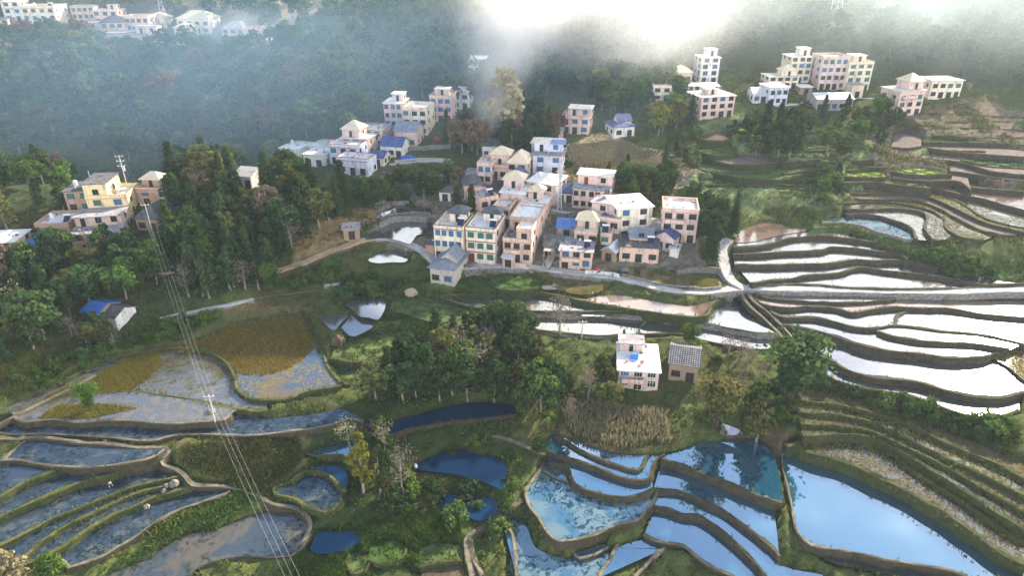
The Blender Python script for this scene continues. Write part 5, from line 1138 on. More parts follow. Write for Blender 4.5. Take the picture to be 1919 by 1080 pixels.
wood(U("0,500 120,490 240,480 300,530 240,570 140,590 110,640 30,690 0,690"), 44, 3.0, MIX_WOOD, 'in the shady wood at lower left', 7, 11)
wood(U("240,645 130,600 130,650 230,660"), 10, 2.2, MIX_WOOD, 'around the blue roofed huts', 5, 7)
wood(U("350,480 540,520 480,560 370,565"), 18, 2.6, [(1, 'conifer_tree', 'leaf_dark'), (1, 'tall_tree', 'leaf_dark')], 'in the row above the canal wall', 9, 12)
wood(U("670,375 730,350 830,330 880,350 820,380 760,395 700,400"), 24, 2.8, [(3, 'broadleaf_tree', 'leaf_mid'), (2, 'broadleaf_tree', 'leaf_olive'), (1, 'tall_tree', 'leaf_dark'), (1, 'broadleaf_tree', 'leaf_rust'), (2, 'bush', 'leaf_mid')], 'between the ridge row and the village', 5, 9)
wood(U("690,760 740,710 840,660 900,630 960,640 1010,690 1040,760 990,790 900,755 800,750"), 46, 2.6, [(3, 'broadleaf_tree', 'leaf_dark'), (2, 'broadleaf_tree', 'leaf_mid'), (2.5, 'conifer_tree', 'leaf_dark'), (3, 'tall_tree', 'leaf_dark'), (1.5, 'tall_tree', 'leaf_olive'), (1, 'bare_tree', 'leaf_brown'), (1, 'broadleaf_tree', 'leaf_olive')], 'in the grove at the middle', 7, 11)
wood(U("1040,700 1140,690 1150,780 1060,790"), 8, 2.8, [(2, 'bare_tree', 'leaf_brown'), (2, 'broadleaf_tree', 'leaf_olive'), (1, 'bush', 'leaf_mid')], 'left of the lone farmhouse', 4, 7)
wood(U("1245,640 1420,660 1440,800 1330,830 1310,760 1330,700 1250,650"), 15, 3.0, [(2, 'bare_tree', 'leaf_brown'), (3, 'broadleaf_tree', 'leaf_mid'), (2, 'bush', 'leaf_mid'), (1, 'tall_tree', 'leaf_olive')], 'right of the lone farmhouse', 4, 7.5)
wood(U("840,270 900,235 1040,230 1045,280 1000,290 900,300 850,300"), 30, 2.8, [(3, 'tall_tree', 'leaf_dark'), (3, 'conifer_tree', 'leaf_dark'), (3, 'broadleaf_tree', 'leaf_rust'), (2, 'broadleaf_tree', 'leaf_dark')], 'behind the village smoke', 7, 12)
wood(U("1110,180 1240,160 1310,240 1230,260 1210,230 1120,225"), 30, 3.2, [(3, 'broadleaf_tree', 'leaf_mid'), (2, 'tall_tree', 'leaf_dark'), (2, 'conifer_tree', 'leaf_dark'), (2, 'broadleaf_tree', 'leaf_olive'), (1, 'broadleaf_tree', 'leaf_yellow')], 'behind the blue roofed cottage', 7, 11)
wood(U("1160,330 1240,335 1330,400 1350,440 1310,470 1310,410 1240,385 1165,385"), 26, 2.6, [(4, 'broadleaf_tree', 'leaf_dark'), (3, 'broadleaf_tree', 'leaf_mid'), (2, 'bamboo_clump', 'leaf_dark'), (1, 'tall_tree', 'leaf_olive'), (1, 'conifer_tree', 'leaf_dark')], 'behind the right half of the village', 5, 8)
wood(U("1330,440 1375,430 1372,470 1330,500 1320,480"), 9, 2.2, [(3, 'conifer_tree', 'leaf_dark'), (2, 'broadleaf_tree', 'leaf_dark')], 'beside the branch road', 7, 10)
wood(U("1420,270 1490,270 1490,300 1425,300"), 11, 2.4, [(3, 'conifer_tree', 'leaf_dark'), (2, 'broadleaf_tree', 'leaf_dark')], 'in the dark grove below the far road', 9, 13)
wood(U("1500,225 1680,215 1690,270 1600,300 1540,300 1500,260"), 17, 3.8, [(3, 'broadleaf_tree', 'leaf_mid'), (2, 'tall_tree', 'leaf_dark'), (2, 'broadleaf_tree', 'leaf_olive'), (1, 'conifer_tree', 'leaf_dark')], 'below the long shed', 5, 9)
wood(U("1260,280 1340,240 1440,230 1420,300 1330,330 1270,320"), 15, 4.0, [(3, 'tall_tree', 'leaf_olive'), (2, 'broadleaf_tree', 'leaf_mid'), (2, 'tall_tree', 'leaf_dark')], 'among the small fields below the pink block', 4, 7.5)
wood(U("1500,340 1590,330 1595,390 1510,400"), 7, 3.2, [(3, 'broadleaf_tree', 'leaf_mid'), (1, 'tall_tree', 'leaf_dark')], 'at the left end of the curved terraces', 3.5, 6)
wood(U("1060,310 1200,330 1250,370 1180,345 1070,330"), 14, 3.0, [(3, 'bush', 'leaf_mid'), (1, 'tall_tree', 'leaf_olive')], 'on the dry field above the village', 2, 4)
wood(U("640,520 820,530 760,560 640,560"), 16, 2.2, [(3, 'bush', 'leaf_dark'), (2, 'bush', 'leaf_mid')], 'on the bank below the yellow house', 2, 3)
wood(U("700,830 960,830 960,1010 860,980 720,960 660,920"), 18, 2.2, [(3, 'bush', 'leaf_dark'), (2, 'bush', 'leaf_mid'), (1, 'bush', 'leaf_lime')], 'around the two small dark ponds', 2, 3)
wood(U("1430,715 1500,700 1500,800 1450,800"), 10, 2.2, [(3, 'bush', 'leaf_dark'), (2, 'bush', 'leaf_mid')], 'on the bank under the big bamboo', 2, 3)
wood(U("1520,700 1640,740 1820,790 1900,800 1830,820 1640,770 1500,720"), 30, 2.0, [(3, 'bush', 'leaf_dark'), (2, 'bush', 'leaf_mid')], 'on the green bank below the white paddies', 2, 3)
wood(U("1600,445 1760,485 1890,510 1860,520 1700,490 1560,450"), 20, 2.2, [(3, 'bush', 'leaf_mid'), (2, 'bush', 'leaf_lime')], 'along the bank above the road', 2, 3)
wood(U("10,720 120,670 250,640 330,600 450,590 330,630 240,660 90,740"), 24, 2.0, [(3, 'bush', 'leaf_lime'), (2, 'bush', 'leaf_mid')], 'along the upper rim of the yellow paddy', 2, 3)
wood(U("540,505 640,490 640,530 560,540"), 12, 2.2, [(2, 'bush', 'leaf_lime'), (2, 'bush', 'leaf_mid'), (1, 'tall_tree', 'leaf_mid')], 'below the dirt road', 2, 4)
# single trees one can point to
t1 = tree_px
t1('tall_tree', 946, 266, 122, 'leaf_pale', 'tall cream-leaved poplar glowing in the smoke', rw=1.25)
t1('bamboo_clump', 1474, 758, 126, 'leaf_dark', 'huge dark bamboo clump leaning over the white paddies', 'bamboo', rw=1.1)
t1('bamboo_clump', 1340, 800, 95, 'leaf_olive', 'broad bamboo clump beside the black roofed barn', 'bamboo')
t1('tall_tree', 1420, 812, 104, 'leaf_olive', 'slender silvery tree between the two big bamboo clumps')
t1('tall_tree', 1010, 848, 42, 'leaf_lime', 'bright green bushy tree at the bend of the stone path', rw=1.3)
t1('tall_tree', 962, 936, 48, 'leaf_mid', 'round green tree on the rim of the small dark pond', rw=1.6)
t1('tall_tree', 681, 925, 128, 'leaf_yellow', 'tall pole-trunked tree with yellow tufts, left of its row', rw=0.8)
t1('tall_tree', 714, 932, 112, 'leaf_olive', 'tall bare-stemmed tree second in the row by the dark ponds', rw=0.8)
t1('bare_tree', 757, 930, 112, 'leaf_brown', 'spiky leafless trunk at the right of the row by the ponds', rw=0.7)
t1('tall_tree', 729, 930, 100, 'leaf_mid', 'thin green tree between the tufted and the leafless one', rw=0.8)
t1('bare_tree', 655, 830, 62, 'leaf_pale', 'twisted pale tree at the end of the blue channel')
t1('bare_tree', 722, 845, 66, 'leaf_yellow', 'forked pale tree leaning over the dark channel')
t1('tall_tree', 30, 1100, 85, 'leaf_pale', 'pale yellow plumed tree at the bottom left corner', rw=1.5)
t1('broadleaf_tree', 105, 1092, 60, 'leaf_lime', 'sunlit bright green tree beside the pale plumed one')
t1('conifer_tree', 858, 405, 55, 'leaf_olive', 'left of the two tall firs behind the yellow house', rw=1.1)
t1('conifer_tree', 885, 410, 62, 'leaf_olive', 'right of the two tall firs behind the white house', rw=1.1)
t1('conifer_tree', 1120, 482, 56, 'leaf_dark', 'thin black cypress in front of the orange pink houses', rw=0.55)
t1('conifer_tree', 1167, 652, 38, 'leaf_dark', 'small lone cypress below the second white pond', rw=0.7)
t1('bare_tree', 1049, 630, 92, 'leaf_brown', 'tall bare tree standing in front of the white ponds', rw=0.7)
t1('conifer_tree', 1245, 320, 48, 'leaf_dark', 'dark pointed fir on the edge of the dry field', rw=0.8)
t1('conifer_tree', 838, 268, 56, 'leaf_dark', 'dark columnar fir beside the blue windowed house', rw=0.9)
t1('conifer_tree', 1057, 283, 36, 'leaf_dark', 'small column cypress in front of the pink villa', rw=0.6)
t1('bare_tree', 40, 600, 70, 'leaf_pale', 'white barked dead tree in the shady lower left wood')
t1('broadleaf_tree', 1130, 700, 36, 'leaf_lime', 'round glossy green tree left of the farmhouse')
t1('bamboo_clump', 170, 770, 52, 'leaf_lime', 'feathery yellow green bamboo at the tip of the yellow paddy', 'bamboo')
t1('bamboo_clump', 505, 545, 52, 'leaf_lime', 'feathery bamboo at the start of the dirt road', 'bamboo')
t1('tall_tree', 1300, 325, 42, 'leaf_mid', 'lone tree above the small lime field')
# banana plants
def banana(u, v, h, label):
    p = cast([(u, v)])[0]; e = bpy.data.objects.new('banana_plant', None); COL.objects.link(e); e.location = p; tag(e, label, 'banana plant')
    s = MB(); s.tube([(0, 0, -0.5), (0, 0, h * 0.5), (0.05, 0, h * 0.75)], [0.16, 0.12, 0.06], 'field_green', 7); s.build('stem', e)
    for k in range(9):
        a = 2 * pi * k / 9 + RNG.uniform(-0.3, 0.3); L_ = h * RNG.uniform(0.55, 0.8); up = RNG.uniform(0.5, 1.1); n = 7; V = []
        for i in range(n):
            t = i / (n - 1); r = L_ * t; z = h * 0.7 + up * r - 1.0 * r * r / L_; w = 0.30 * math.sin(pi * min(1, 0.12 + t * 0.9)) + 0.02
            V += [(cos(a) * r - sin(a) * w, sin(a) * r + cos(a) * w, z - 0.08), (cos(a) * r, sin(a) * r, z), (cos(a) * r + sin(a) * w, sin(a) * r - cos(a) * w, z - 0.08)]
        F = [(i * 3 + j, i * 3 + j + 1, i * 3 + j + 4, i * 3 + j + 3) for i in range(n - 1) for j in range(2)]
        link('leaf', mesh_np('leaf', V, F, ('leaf_lime',), tint=np.full(len(V), RNG.uniform(0.1, 0.7))), e)
for u, v, hgt, lab in [(1132, 712, 4.2, 'banana plant with upright leaves left of the farmhouse'), (1303, 668, 4.2, 'banana plant behind the black roofed barn'), (928, 752, 4.5, 'banana plant at the back of the middle grove'),
                       (1118, 745, 3.2, 'small banana plant by the farmhouse yard'), (1438, 800, 3.8, 'banana plant on the rim of the tree mirrored pond'), (1190, 660, 3.6, 'banana plant just above the farmhouse roof'), (1025, 800, 3.5, 'banana plant at the foot of the pale grove'), (340, 352, 4.0, 'banana plant beside the brick pink house')]: banana(u, v, hgt, lab)

# the wooded mountain: the trees that show largest one by one, the rest as one far-off wood
HILL = U("0,95 120,70 300,100 420,110 520,95 640,110 720,170 860,160 960,170 1080,160 1200,150 1290,130 1290,150 1110,190 960,200 860,215 800,190 720,200 700,250 640,275 560,290 520,310 440,330 330,320 240,320 140,285 60,285 0,300")
hill = scatter(HILL, 110, 5.5)
for x, y in hill:
    kind, leaf = pick(MIX_HILL); w = NAMES[kind]; hue = HUE[leaf]
    tree(kind, x, y, RNG.uniform(8, 13), leaf, f"{hue} {w} on the misty mountain side", 'tree', f"{hue} {w}s on the misty mountain side", rw=RNG.uniform(1.0, 1.3))
def forest():
    X = RNG.uniform(-420, 420, 9000); Y = RNG.uniform(200, 585, 9000); Z = ground_z(X, Y); UV = project(np.stack([X, Y, Z], 1))
    k = ((UV[:, 0] > -150) & (UV[:, 0] < 2070) & (UV[:, 1] > -260) & (UV[:, 1] < 330)) & ~in_house(X, Y)
    own = in_poly(UV[:, 0], UV[:, 1], U("-200,95 0,95 120,70 300,100 420,110 520,95 640,110 720,170 720,200 700,250 640,275 520,310 440,330 330,320 140,285 0,300 -200,300"))
    up = UV[:, 1] < np.interp(UV[:, 0], [-200, 0, 120, 300, 420, 520, 640, 720, 860, 960, 1100, 1290, 1480, 1640, 1750, 1919, 2100], [30, 30, 35, 40, 45, 70, 110, 170, 170, 170, 150, 120, 105, 120, 140, 170, 180])
    fields = in_poly(UV[:, 0], UV[:, 1], U("300,30 330,-6 480,-8 700,-12 690,34 480,26"))
    hz = in_poly(UV[:, 0], UV[:, 1], HILL)
    k &= (up | own | hz) & ~fields & ((ROADPTS[:, None, 0] - X) ** 2 + (ROADPTS[:, None, 1] - Y) ** 2).min(0).__gt__(4)
    X, Y, Z = X[k], Y[k], Z[k]; keep = []; taken = [(t[0], t[1]) for t in TREES]; cell = {}
    for x, y in taken: cell.setdefault((int(x // 5), int(y // 5)), []).append((x, y))
    for i in range(len(X)):
        c = (int(X[i] // 5), int(Y[i] // 5)); d = 3.6 + 2.2 * (Y[i] > 330)
        if any((px - X[i]) ** 2 + (py - Y[i]) ** 2 < d * d for a in (-1, 0, 1) for b in (-1, 0, 1) for px, py in cell.get((c[0] + a, c[1] + b), ())): continue
        cell.setdefault(c, []).append((X[i], Y[i])); keep.append(i)
    VV, FF, TT, off = [], [], [], 0
    for i in keep:
        h = RNG.uniform(8, 14); R = h * RNG.uniform(0.34, 0.46); P, N, T = crown_pts(h, R, 'broad' if RNG.random() < 0.8 else 'tall', 13, 22)
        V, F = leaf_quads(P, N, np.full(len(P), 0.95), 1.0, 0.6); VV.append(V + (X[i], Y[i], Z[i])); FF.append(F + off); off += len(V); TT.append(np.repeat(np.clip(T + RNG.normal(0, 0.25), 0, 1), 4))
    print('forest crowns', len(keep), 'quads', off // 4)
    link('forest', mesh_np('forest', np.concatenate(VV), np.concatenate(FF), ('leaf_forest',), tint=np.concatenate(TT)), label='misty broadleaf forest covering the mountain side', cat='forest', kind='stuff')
forest()
# ------------------------------------------------------------------ poles, wires, pylons
def pole(u, v, hpx, label, arms=2, yaw=0.0):
    p = cast([(u, v)])[0]; dep = p[1] * CP - (p[2] - CAMZ) * SP; H = hpx * dep / FPX / 0.9
    e = bpy.data.objects.new('utility_pole', None); COL.objects.link(e); e.location = p; e.rotation_euler = (0, 0, yaw); tag(e, label, 'utility pole')
    m = MB(); m.tube([(0, 0, -1), (0, 0, H * .5), (0, 0, H)], [0.15, 0.13, 0.09], 'pole_grey', 8); m.build('post', e)
    tops = []
    for k in range(arms):
        z = H - 0.35 - k * 1.3; a = MB(); a.box(-0.95, 0.95, -0.18, -0.08, z, z + 0.11, 'pole_grey'); arm = a.build('cross_arm', e)
        for x in (-0.85, 0.0, 0.85):
            i = MB(); i.tube([(x, -0.13, z + .11), (x, -0.13, z + .22), (x, -0.13, z + .36)], [0.05, 0.09, 0.05], 'steel_white', 6); i.build('insulator', arm)
            if k == 0: tops.append(Vector(p) + Matrix.Rotation(yaw, 3, 'Z') @ Vector((x, -0.13, z + 0.36)))
    if arms > 1:
        t = MB(); t.tube([(0.35, 0, H * .62), (0.35, 0, H * .72)], 0.3, 'pole_grey', 8); t.build('transformer', e)
    return tops
def wire(a, b, sag, label):
    m = MB(); n = 14; m.tube([a.lerp(b, i / n) - Vector((0, 0, sag * 4 * (i / n) * (1 - i / n))) for i in range(n + 1)], 0.0125, 'wire_grey', 4, False)
    m.build('power_line', label=label, cat='power line', group='power lines along the left poles')
pa = pole(292, 462, 76, 'white concrete pole in front of the round-hipped hut', 1, 0.2)
pb = pole(243, 367, 70, 'tall concrete pole with two cross arms beside the yellow house', 3, 0.2)
pc = pole(405, 797, 62, 'concrete pole standing in the edge of the blue channel', 1, 0.1)
pole(1090, 634, 34, 'short pole with cross arm on the rim of the second white pond', 1, 0.1)
pole(174, 352, 30, 'bare thin post left of the yellow tower', 0); pole(213, 356, 22, 'leaning short post behind the yellow tower', 0)
pole(1175, 340, 24, 'small post on the dry slope above the village', 1)
pd_ = [Vector(cast([(630 + 16 * i, 1330)], z_land)[0]) + Vector((0, 0, 8.5)) for i in range(3)]
for i, w in enumerate(('left', 'middle', 'right')):
    wire(pb[i], pa[i], 0.8, f'{w} one of three wires from the two-armed pole to the white pole'); wire(pa[i], pc[i], 2.2, f'{w} one of three wires crossing the yellow paddy'); wire(pc[i], pd_[i], 1.6, f'{w} one of three wires running from the channel pole to the bottom edge')
def pylon(u, v, H, w, label):
    p = cast([(u, v)])[0]; e = bpy.data.objects.new('pylon', None); COL.objects.link(e); e.location = p; tag(e, label, 'pylon')
    m = MB(); ws = lambda t: w * (1 - 0.78 * t) / 2; n = 9; cs = ((-1, -1), (1, -1), (1, 1), (-1, 1)); r = 0.10 * max(1.0, H / 20)
    for a, b in cs: m.tube([(a * ws(0), b * ws(0), -1), (a * ws(1), b * ws(1), H)], r * 1.3, 'pylon_steel', 4)
    for k in range(n):
        t0, t1 = k / n, (k + 1) / n
        for q in range(4):
            a, b = cs[q], cs[(q + 1) % 4]; A = lambda c, t: (c[0] * ws(t), c[1] * ws(t), H * t)
            m.tube([A(a, t0), A(b, t1)], r * .7, 'pylon_steel', 3); m.tube([A(b, t0), A(a, t1)], r * .7, 'pylon_steel', 3); m.tube([A(a, t1), A(b, t1)], r * .7, 'pylon_steel', 3)
    m.build('tower', e)
    for k in range(3):
        c = MB(); z = H * (0.72 + 0.11 * k); L_ = w * (1.1 - 0.15 * k); c.tube([(-L_, 0, z), (0, 0, z + .5), (L_, 0, z)], r, 'pylon_steel', 4); c.tube([(-L_, 0, z), (L_, 0, z)], r, 'pylon_steel', 4); c.build('cross_arm', e)
pylon(1556, 54, 34, 6.0, 'steel lattice pylon on the hazy hill at the top right')
pylon(309, 40, 26, 2.0, 'slim white lattice mast behind the cream hip roofs at upper left')
pylon(1048, 392, 13, 1.3, 'thin lattice mast beside the navy roofed barn')
# ------------------------------------------------------------------ walls, heaps, stones
def wall_px(px, h, t, mat, label, name='wall', cat='wall'):
    P = road_pts(px, 0.0); n = len(P); T = np.gradient(P[:, :2], axis=0); T /= np.linalg.norm(T, axis=1, keepdims=True); N = np.stack([-T[:, 1], T[:, 0]], 1) * t / 2
    V = []; hh = h * (1 + vnoise(n, 3, 0.08))
    for s, z in ((-1, -2.0), (-1, 1), (1, 1), (1, -2.0)): V.append(np.column_stack([P[:, :2] + s * N + vnoise(n, 2, .05)[:, None] * N, P[:, 2] + (hh if z > 0 else z)]))
    V = np.stack(V, 1).reshape(-1, 3); F = [(i * 4 + j, i * 4 + (j + 1) % 4, i * 4 + 4 + (j + 1) % 4, i * 4 + 4 + j) for i in range(n - 1) for j in range(4)] + [(0, 3, 2, 1), (4 * n - 4, 4 * n - 3, 4 * n - 2, 4 * n - 1)]
    o = link(name, mesh_np(name, V, F, (mat,)), label=label, cat=cat); return o
wall_px(U("1096,514 1115,513 1140,516 1160,521"), 0.9, 0.35, 'wall_white', 'low white rubble wall along the road below the stained roof house')
wall_px(U("1164,517 1200,526 1250,538 1320,544 1352,541"), 0.7, 0.4, 'stone_wall', 'stone parapet between the road and the murky pond')
wall_px(C(4, "215,195 300,162 400,160 480,167"), 1.3, 0.5, 'stone_wall', 'curved stone retaining wall above the silver roadside pond')
wall_px(U("1268,512 1300,507 1335,506 1350,508"), 0.8, 0.5, 'rock_pale', 'pale boulder wall on the far side of the murky pond')
wall_px(U("740,305 780,300 845,301"), 0.7, 0.3, 'wall_grey', 'concrete parapet of the ridge path')
wall_px(U("755,284 800,281 845,278"), 1.4, 0.4, 'stone_wall', 'stone wall under the garden terrace behind the village')
wall_px(U("944,501 958,503 985,503"), 1.6, 0.3, 'wall_orange', 'pink yard wall at the foot of the long pink house')
def heap(u, v, r, h, mat, label, name, cat):
    p = cast([(u, v)])[0]; bm = bmesh.new(); bmesh.ops.create_icosphere(bm, subdivisions=3, radius=1.0)
    for q in bm.verts:
        k = 1 + 0.16 * math.sin(q.co.x * 5 + u) * math.sin(q.co.y * 6 + v) + random.uniform(-.06, .06); q.co = Vector((q.co.x * r * k, q.co.y * r * k, max(-0.3, q.co.z) * h * k))
    me = bpy.data.meshes.new(name); bm.to_mesh(me); bm.free(); me.materials.append(MATS[mat]); link(name, me, label=label, cat=cat, loc=p)
heap(770, 549, 1.5, 1.1, 'straw', 'pale straw mound on the meadow below the stone house', 'straw_mound', 'straw mound')
heap(634, 640, 1.5, 1.5, 'soil_dry', 'brown thatch heap at the rim of the white corner pond', 'thatch_heap', 'thatch heap')
heap(326, 908, 0.75, 0.8, 'rock_pale', 'largest pale boulder at the head of the narrow paddies', 'boulder', 'boulder')
heap(312, 912, 0.45, 0.5, 'rock_pale', 'small pale stone just left of the largest boulder', 'boulder', 'boulder')
heap(307, 921, 0.4, 0.45, 'rock_pale', 'lowest small stone below the largest boulder', 'boulder', 'boulder')
heap(275, 951, 0.5, 0.5, 'rock_pale', 'lone pale stone at the foot of a mossy bank', 'boulder', 'boulder')
heap(396, 773, 0.9, 0.8, 'rock_pale', 'grey boulder left of the channel pole', 'boulder', 'boulder')
heap(779, 875, 0.35, 0.6, 'steel_white', 'white sack at the corner of the upper dark pond', 'sack', 'sack')
heap(1246, 822, 0.8, 0.6, 'tarp_blue', 'x', 'x', 'x') if False else None
heap(764, 296, 2.4, 0.7, 'tarp_blue', 'blue tarpaulin spread beside the ridge path', 'tarpaulin', 'tarpaulin')
heap(818, 262, 1.0, 0.8, 'paint_red', 'red covered heap in the garden behind the village', 'covered_heap', 'covered heap')
heap(1118, 507, 0.8, 0.7, 'paint_red', 'red bundle behind the white rubble wall', 'bundle', 'bundle')
heaps = [(1045, 492, 'rubble heap in the yard right of the lane'), (1150, 460, 'rubble heap in front of the white L-shaped house'), (1170, 505, 'rubble heap by the two-storey house with the blue gable'), (985, 480, 'rubble heap at the side of the long terraced house'), (1080, 412, 'rubble heap in the courtyard of the terrace house'), (880, 497, 'rubble heap at the road below the white house'), (1235, 470, 'rubble heap between the cottage and the terrace house'), (1020, 470, 'rubble heap beside the grey tiled shed'), (1045, 408, 'rubble heap near the lattice mast')]
for u, v, lb in heaps: heap(u, v, random.uniform(.8, 1.5), random.uniform(.4, .8), random.choice(['rock_pale', 'soil_mauve', 'soil_dry']), lb, 'rubble_heap', 'rubble heap')
def timber(u, v, yaw, label):
    p = cast([(u, v)])[0]; m = MB()
    for k in range(16): y = random.uniform(-.5, .5); z = .1 + .09 * (k // 4); m.tube([(-1.6 + random.uniform(-.3, .3), y, z), (1.6 + random.uniform(-.3, .3), y + random.uniform(-.15, .15), z + .03)], .06, 'timber', 5)
    m.build('timber_stack', label=label, cat='timber stack', loc=p, rotz=yaw)
for a in [(1062, 430, .5, 'timber stack leaning by the lane right of the long pink house'), (1098, 410, .1, 'timber stack in front of the house with red upper doors'), (1128, 500, .3, 'timber stack next to the hut with the pale blue roof'), (1218, 478, -.4, 'timber stack below the cottage with the white gable wall')]: timber(*a)
# ------------------------------------------------------------------ people, motorbike, car
def person(u, v, face, label, bend=0.0, hat=False):
    p = cast([(u, v)])[0]; p[2] = float(ground_z(p[0], p[1])[0]) if not wet_at(p[0], p[1])[0] else p[2]
    B = bend; sh = Vector((0, -0.55 * sin(B), 0.95 + 0.48 * cos(B))); nk = Vector((0, -0.62 * sin(B), 0.95 + 0.56 * cos(B))); hd = Vector((0, -0.80 * sin(B) - .02, 0.95 + 0.72 * cos(B)))
    J = [((0, 0, 0.95), .14), ((0, -0.28 * sin(B), 0.95 + .24 * cos(B)), .135), (sh, .15), (nk, .06), (hd, .105), (hd + Vector((0, -.08 * sin(B), .10)), .07)]; E = [(0, 1), (1, 2), (2, 3), (3, 4), (4, 5)]
    for s in (-1, 1):
        k = len(J); J += [((s * .10, 0, .86), .095), ((s * .11, -.06 - .05 * s, .48), .07), ((s * .12, .02 + .08 * s, .09), .05), ((s * .12, -.10 + .08 * s, .04), .045)]; E += [(0, k), (k, k + 1), (k + 1, k + 2), (k + 2, k + 3)]
        k = len(J); el = sh + Vector((s * .24, -.04 - .12 * sin(B), -.27)); ha = el + Vector((s * .0, -.16, -.20))
        J += [(sh + Vector((s * .19, 0, -.02)), .065), (el, .048), (ha, .036), (ha + Vector((0, -.05, -.07)), .04)]; E += [(2, k), (k, k + 1), (k + 1, k + 2), (k + 2, k + 3)]; hk = k + 3
        for f in range(5):
            kk = len(J); a = (f - 1.5) * 0.022; b0 = J[hk][0] + Vector((a if f < 4 else -s * .045, -.02, -.02)); J += [(b0, .011), (b0 + Vector((a * .3, -.03, -.05 + .006 * abs(f - 1))), .008)]; E += [(hk, kk), (kk, kk + 1)]
    me = bpy.data.meshes.new('person'); me.from_pydata([tuple(Vector(j[0])) for j in J], E, []); ob = bpy.data.objects.new('person_rig', me); COL.objects.link(ob)
    md = ob.modifiers.new('skin', 'SKIN')
    for i, j in enumerate(J): me.skin_vertices[0].data[i].radius = (j[1], j[1])
    me.skin_vertices[0].data[0].use_root = True; ob.modifiers.new('sub', 'SUBSURF').levels = 1
    dg = bpy.context.evaluated_depsgraph_get(); m2 = bpy.data.meshes.new_from_object(ob.evaluated_get(dg)); bpy.data.objects.remove(ob)
    m2.materials.clear()
    for q in ('skin', 'cloth_blue', 'cloth_dark'): m2.materials.append(MATS[q])
    for f in m2.polygons:
        c = f.center; far_arm = (abs(c.x) > .17 and (c - sh).length > .40) ; f.material_index = 2 if c.z < .93 and abs(c.x) < .22 and c.y > -.3 else 0 if ((c - hd).length < .17 or far_arm) else 1
    m2.name = 'person'; o = link('person', m2, label=label, cat='person', loc=p, rotz=face)
    hb = MB(); q = hd + Vector((0, 0, .04))
    if hat: hb.tube([q + Vector((0, 0, .02)), q + Vector((0, 0, .07)), q + Vector((0, 0, .16))], [.26, .22, .03], 'straw', 10); hb.build('hat', o)
    else: hb.tube([q + Vector((0, .02, -.02)), q + Vector((0, .02, .05)), q + Vector((0, .01, .10))], [.10, .11, .05], 'cloth_dark', 8); hb.build('hair', o)
    eb = MB()
    for s in (-1, 1): eb.tube([hd + Vector((s * .035, -.095, .02)), hd + Vector((s * .035, -.112, .02))], .013, 'cloth_dark', 6)
    eb.tube([hd + Vector((0, -.09, .01)), hd + Vector((0, -.125, -.025)), hd + Vector((0, -.09, -.03))], [.01, .018, .01], 'skin', 6); eb.build('face', o)
    return o
person(1021, 502, 0.6, 'dark clothed person standing on the road below the long pink house')
person(1148, 521, -1.2, 'person in dark clothes walking on the road by the white rubble wall')
person(205, 914, 1.0, 'person with straw hat bending over in the weedy paddy', 1.1, True)
def motorbike(u, v, yaw, label):
    p = cast([(u, v)])[0]; e = bpy.data.objects.new('motorbike', None); COL.objects.link(e); e.location = (p[0], p[1], p[2] + .15); e.rotation_euler = (0, 0, yaw); tag(e, label, 'motorbike')
    for x in (-.62, .62):
        w = MB(); pts = [(x + .29 * cos(a), 0, .31 + .29 * sin(a)) for a in np.linspace(0, 2 * pi, 15)]; w.tube(pts, .055, 'rubber', 5, False); w.build('wheel', e)
    b = MB(); b.tube([(-.5, 0, .45), (-.1, 0, .55), (.3, 0, .72), (.45, 0, .85)], [.08, .15, .14, .06], 'car_dark', 7); b.tube([(.62, 0, .31), (.42, 0, .98)], .04, 'steel_white', 5); b.build('body', e)
    s = MB(); s.tube([(-.6, 0, .78), (-.3, 0, .74), (.05, 0, .74)], [.08, .13, .09], 'rubber', 7); s.build('seat', e)
    g = MB(); g.tube([(.38, -.34, 1.02), (.44, 0, .98), (.38, .34, 1.02)], .022, 'steel_white', 5); g.build('handlebar', e)
motorbike(1117, 513, 0.2, 'dark motorbike parked by the white rubble wall, nearer the stained roof house'); motorbike(1124, 514.5, 0.0, 'dark motorbike parked by the white rubble wall, farther from the stained roof house')
def car(u, v, yaw, label):
    p = cast([(u, v)])[0]; e = bpy.data.objects.new('parked_car', None); COL.objects.link(e); e.location = (p[0], p[1], p[2] + .2); e.rotation_euler = (0, 0, yaw); tag(e, label, 'car')
    prof = [(-2.1, .35), (-2.15, .75), (-1.9, .95), (-1.3, 1.0), (1.0, .98), (1.9, .85), (2.15, .65), (2.1, .35)]; cab = [(-1.6, .98), (-1.1, 1.45), (.3, 1.47), (1.0, .97)]
    for nm, pr, w, m in (('body', prof, .85, 'car_dark'), ('cabin', cab, .74, 'glass_dark')):
        q = MB(); n = len(pr); V = [(x, s * w, z) for s in (-1, 1) for x, z in pr]; q.add(V, [tuple(range(n)), tuple(range(2 * n - 1, n - 1, -1))] + [(i, (i + 1) % n, n + (i + 1) % n, n + i)[::-1] for i in range(n)], m); q.build(nm, e)
    rf = MB(); rf.box(-1.15, .35, -.7, .7, 1.46, 1.52, 'car_dark'); rf.build('roof', e)
    for x in (-1.3, 1.3):
        for s in (-.86, .74): w = MB(); w.tube([(x, s, .33), (x, s + .12, .33)], .33, 'rubber', 12); w.build('wheel', e)
car(1509, 199, 0.05, 'dark car parked on the far road left of the long shed')

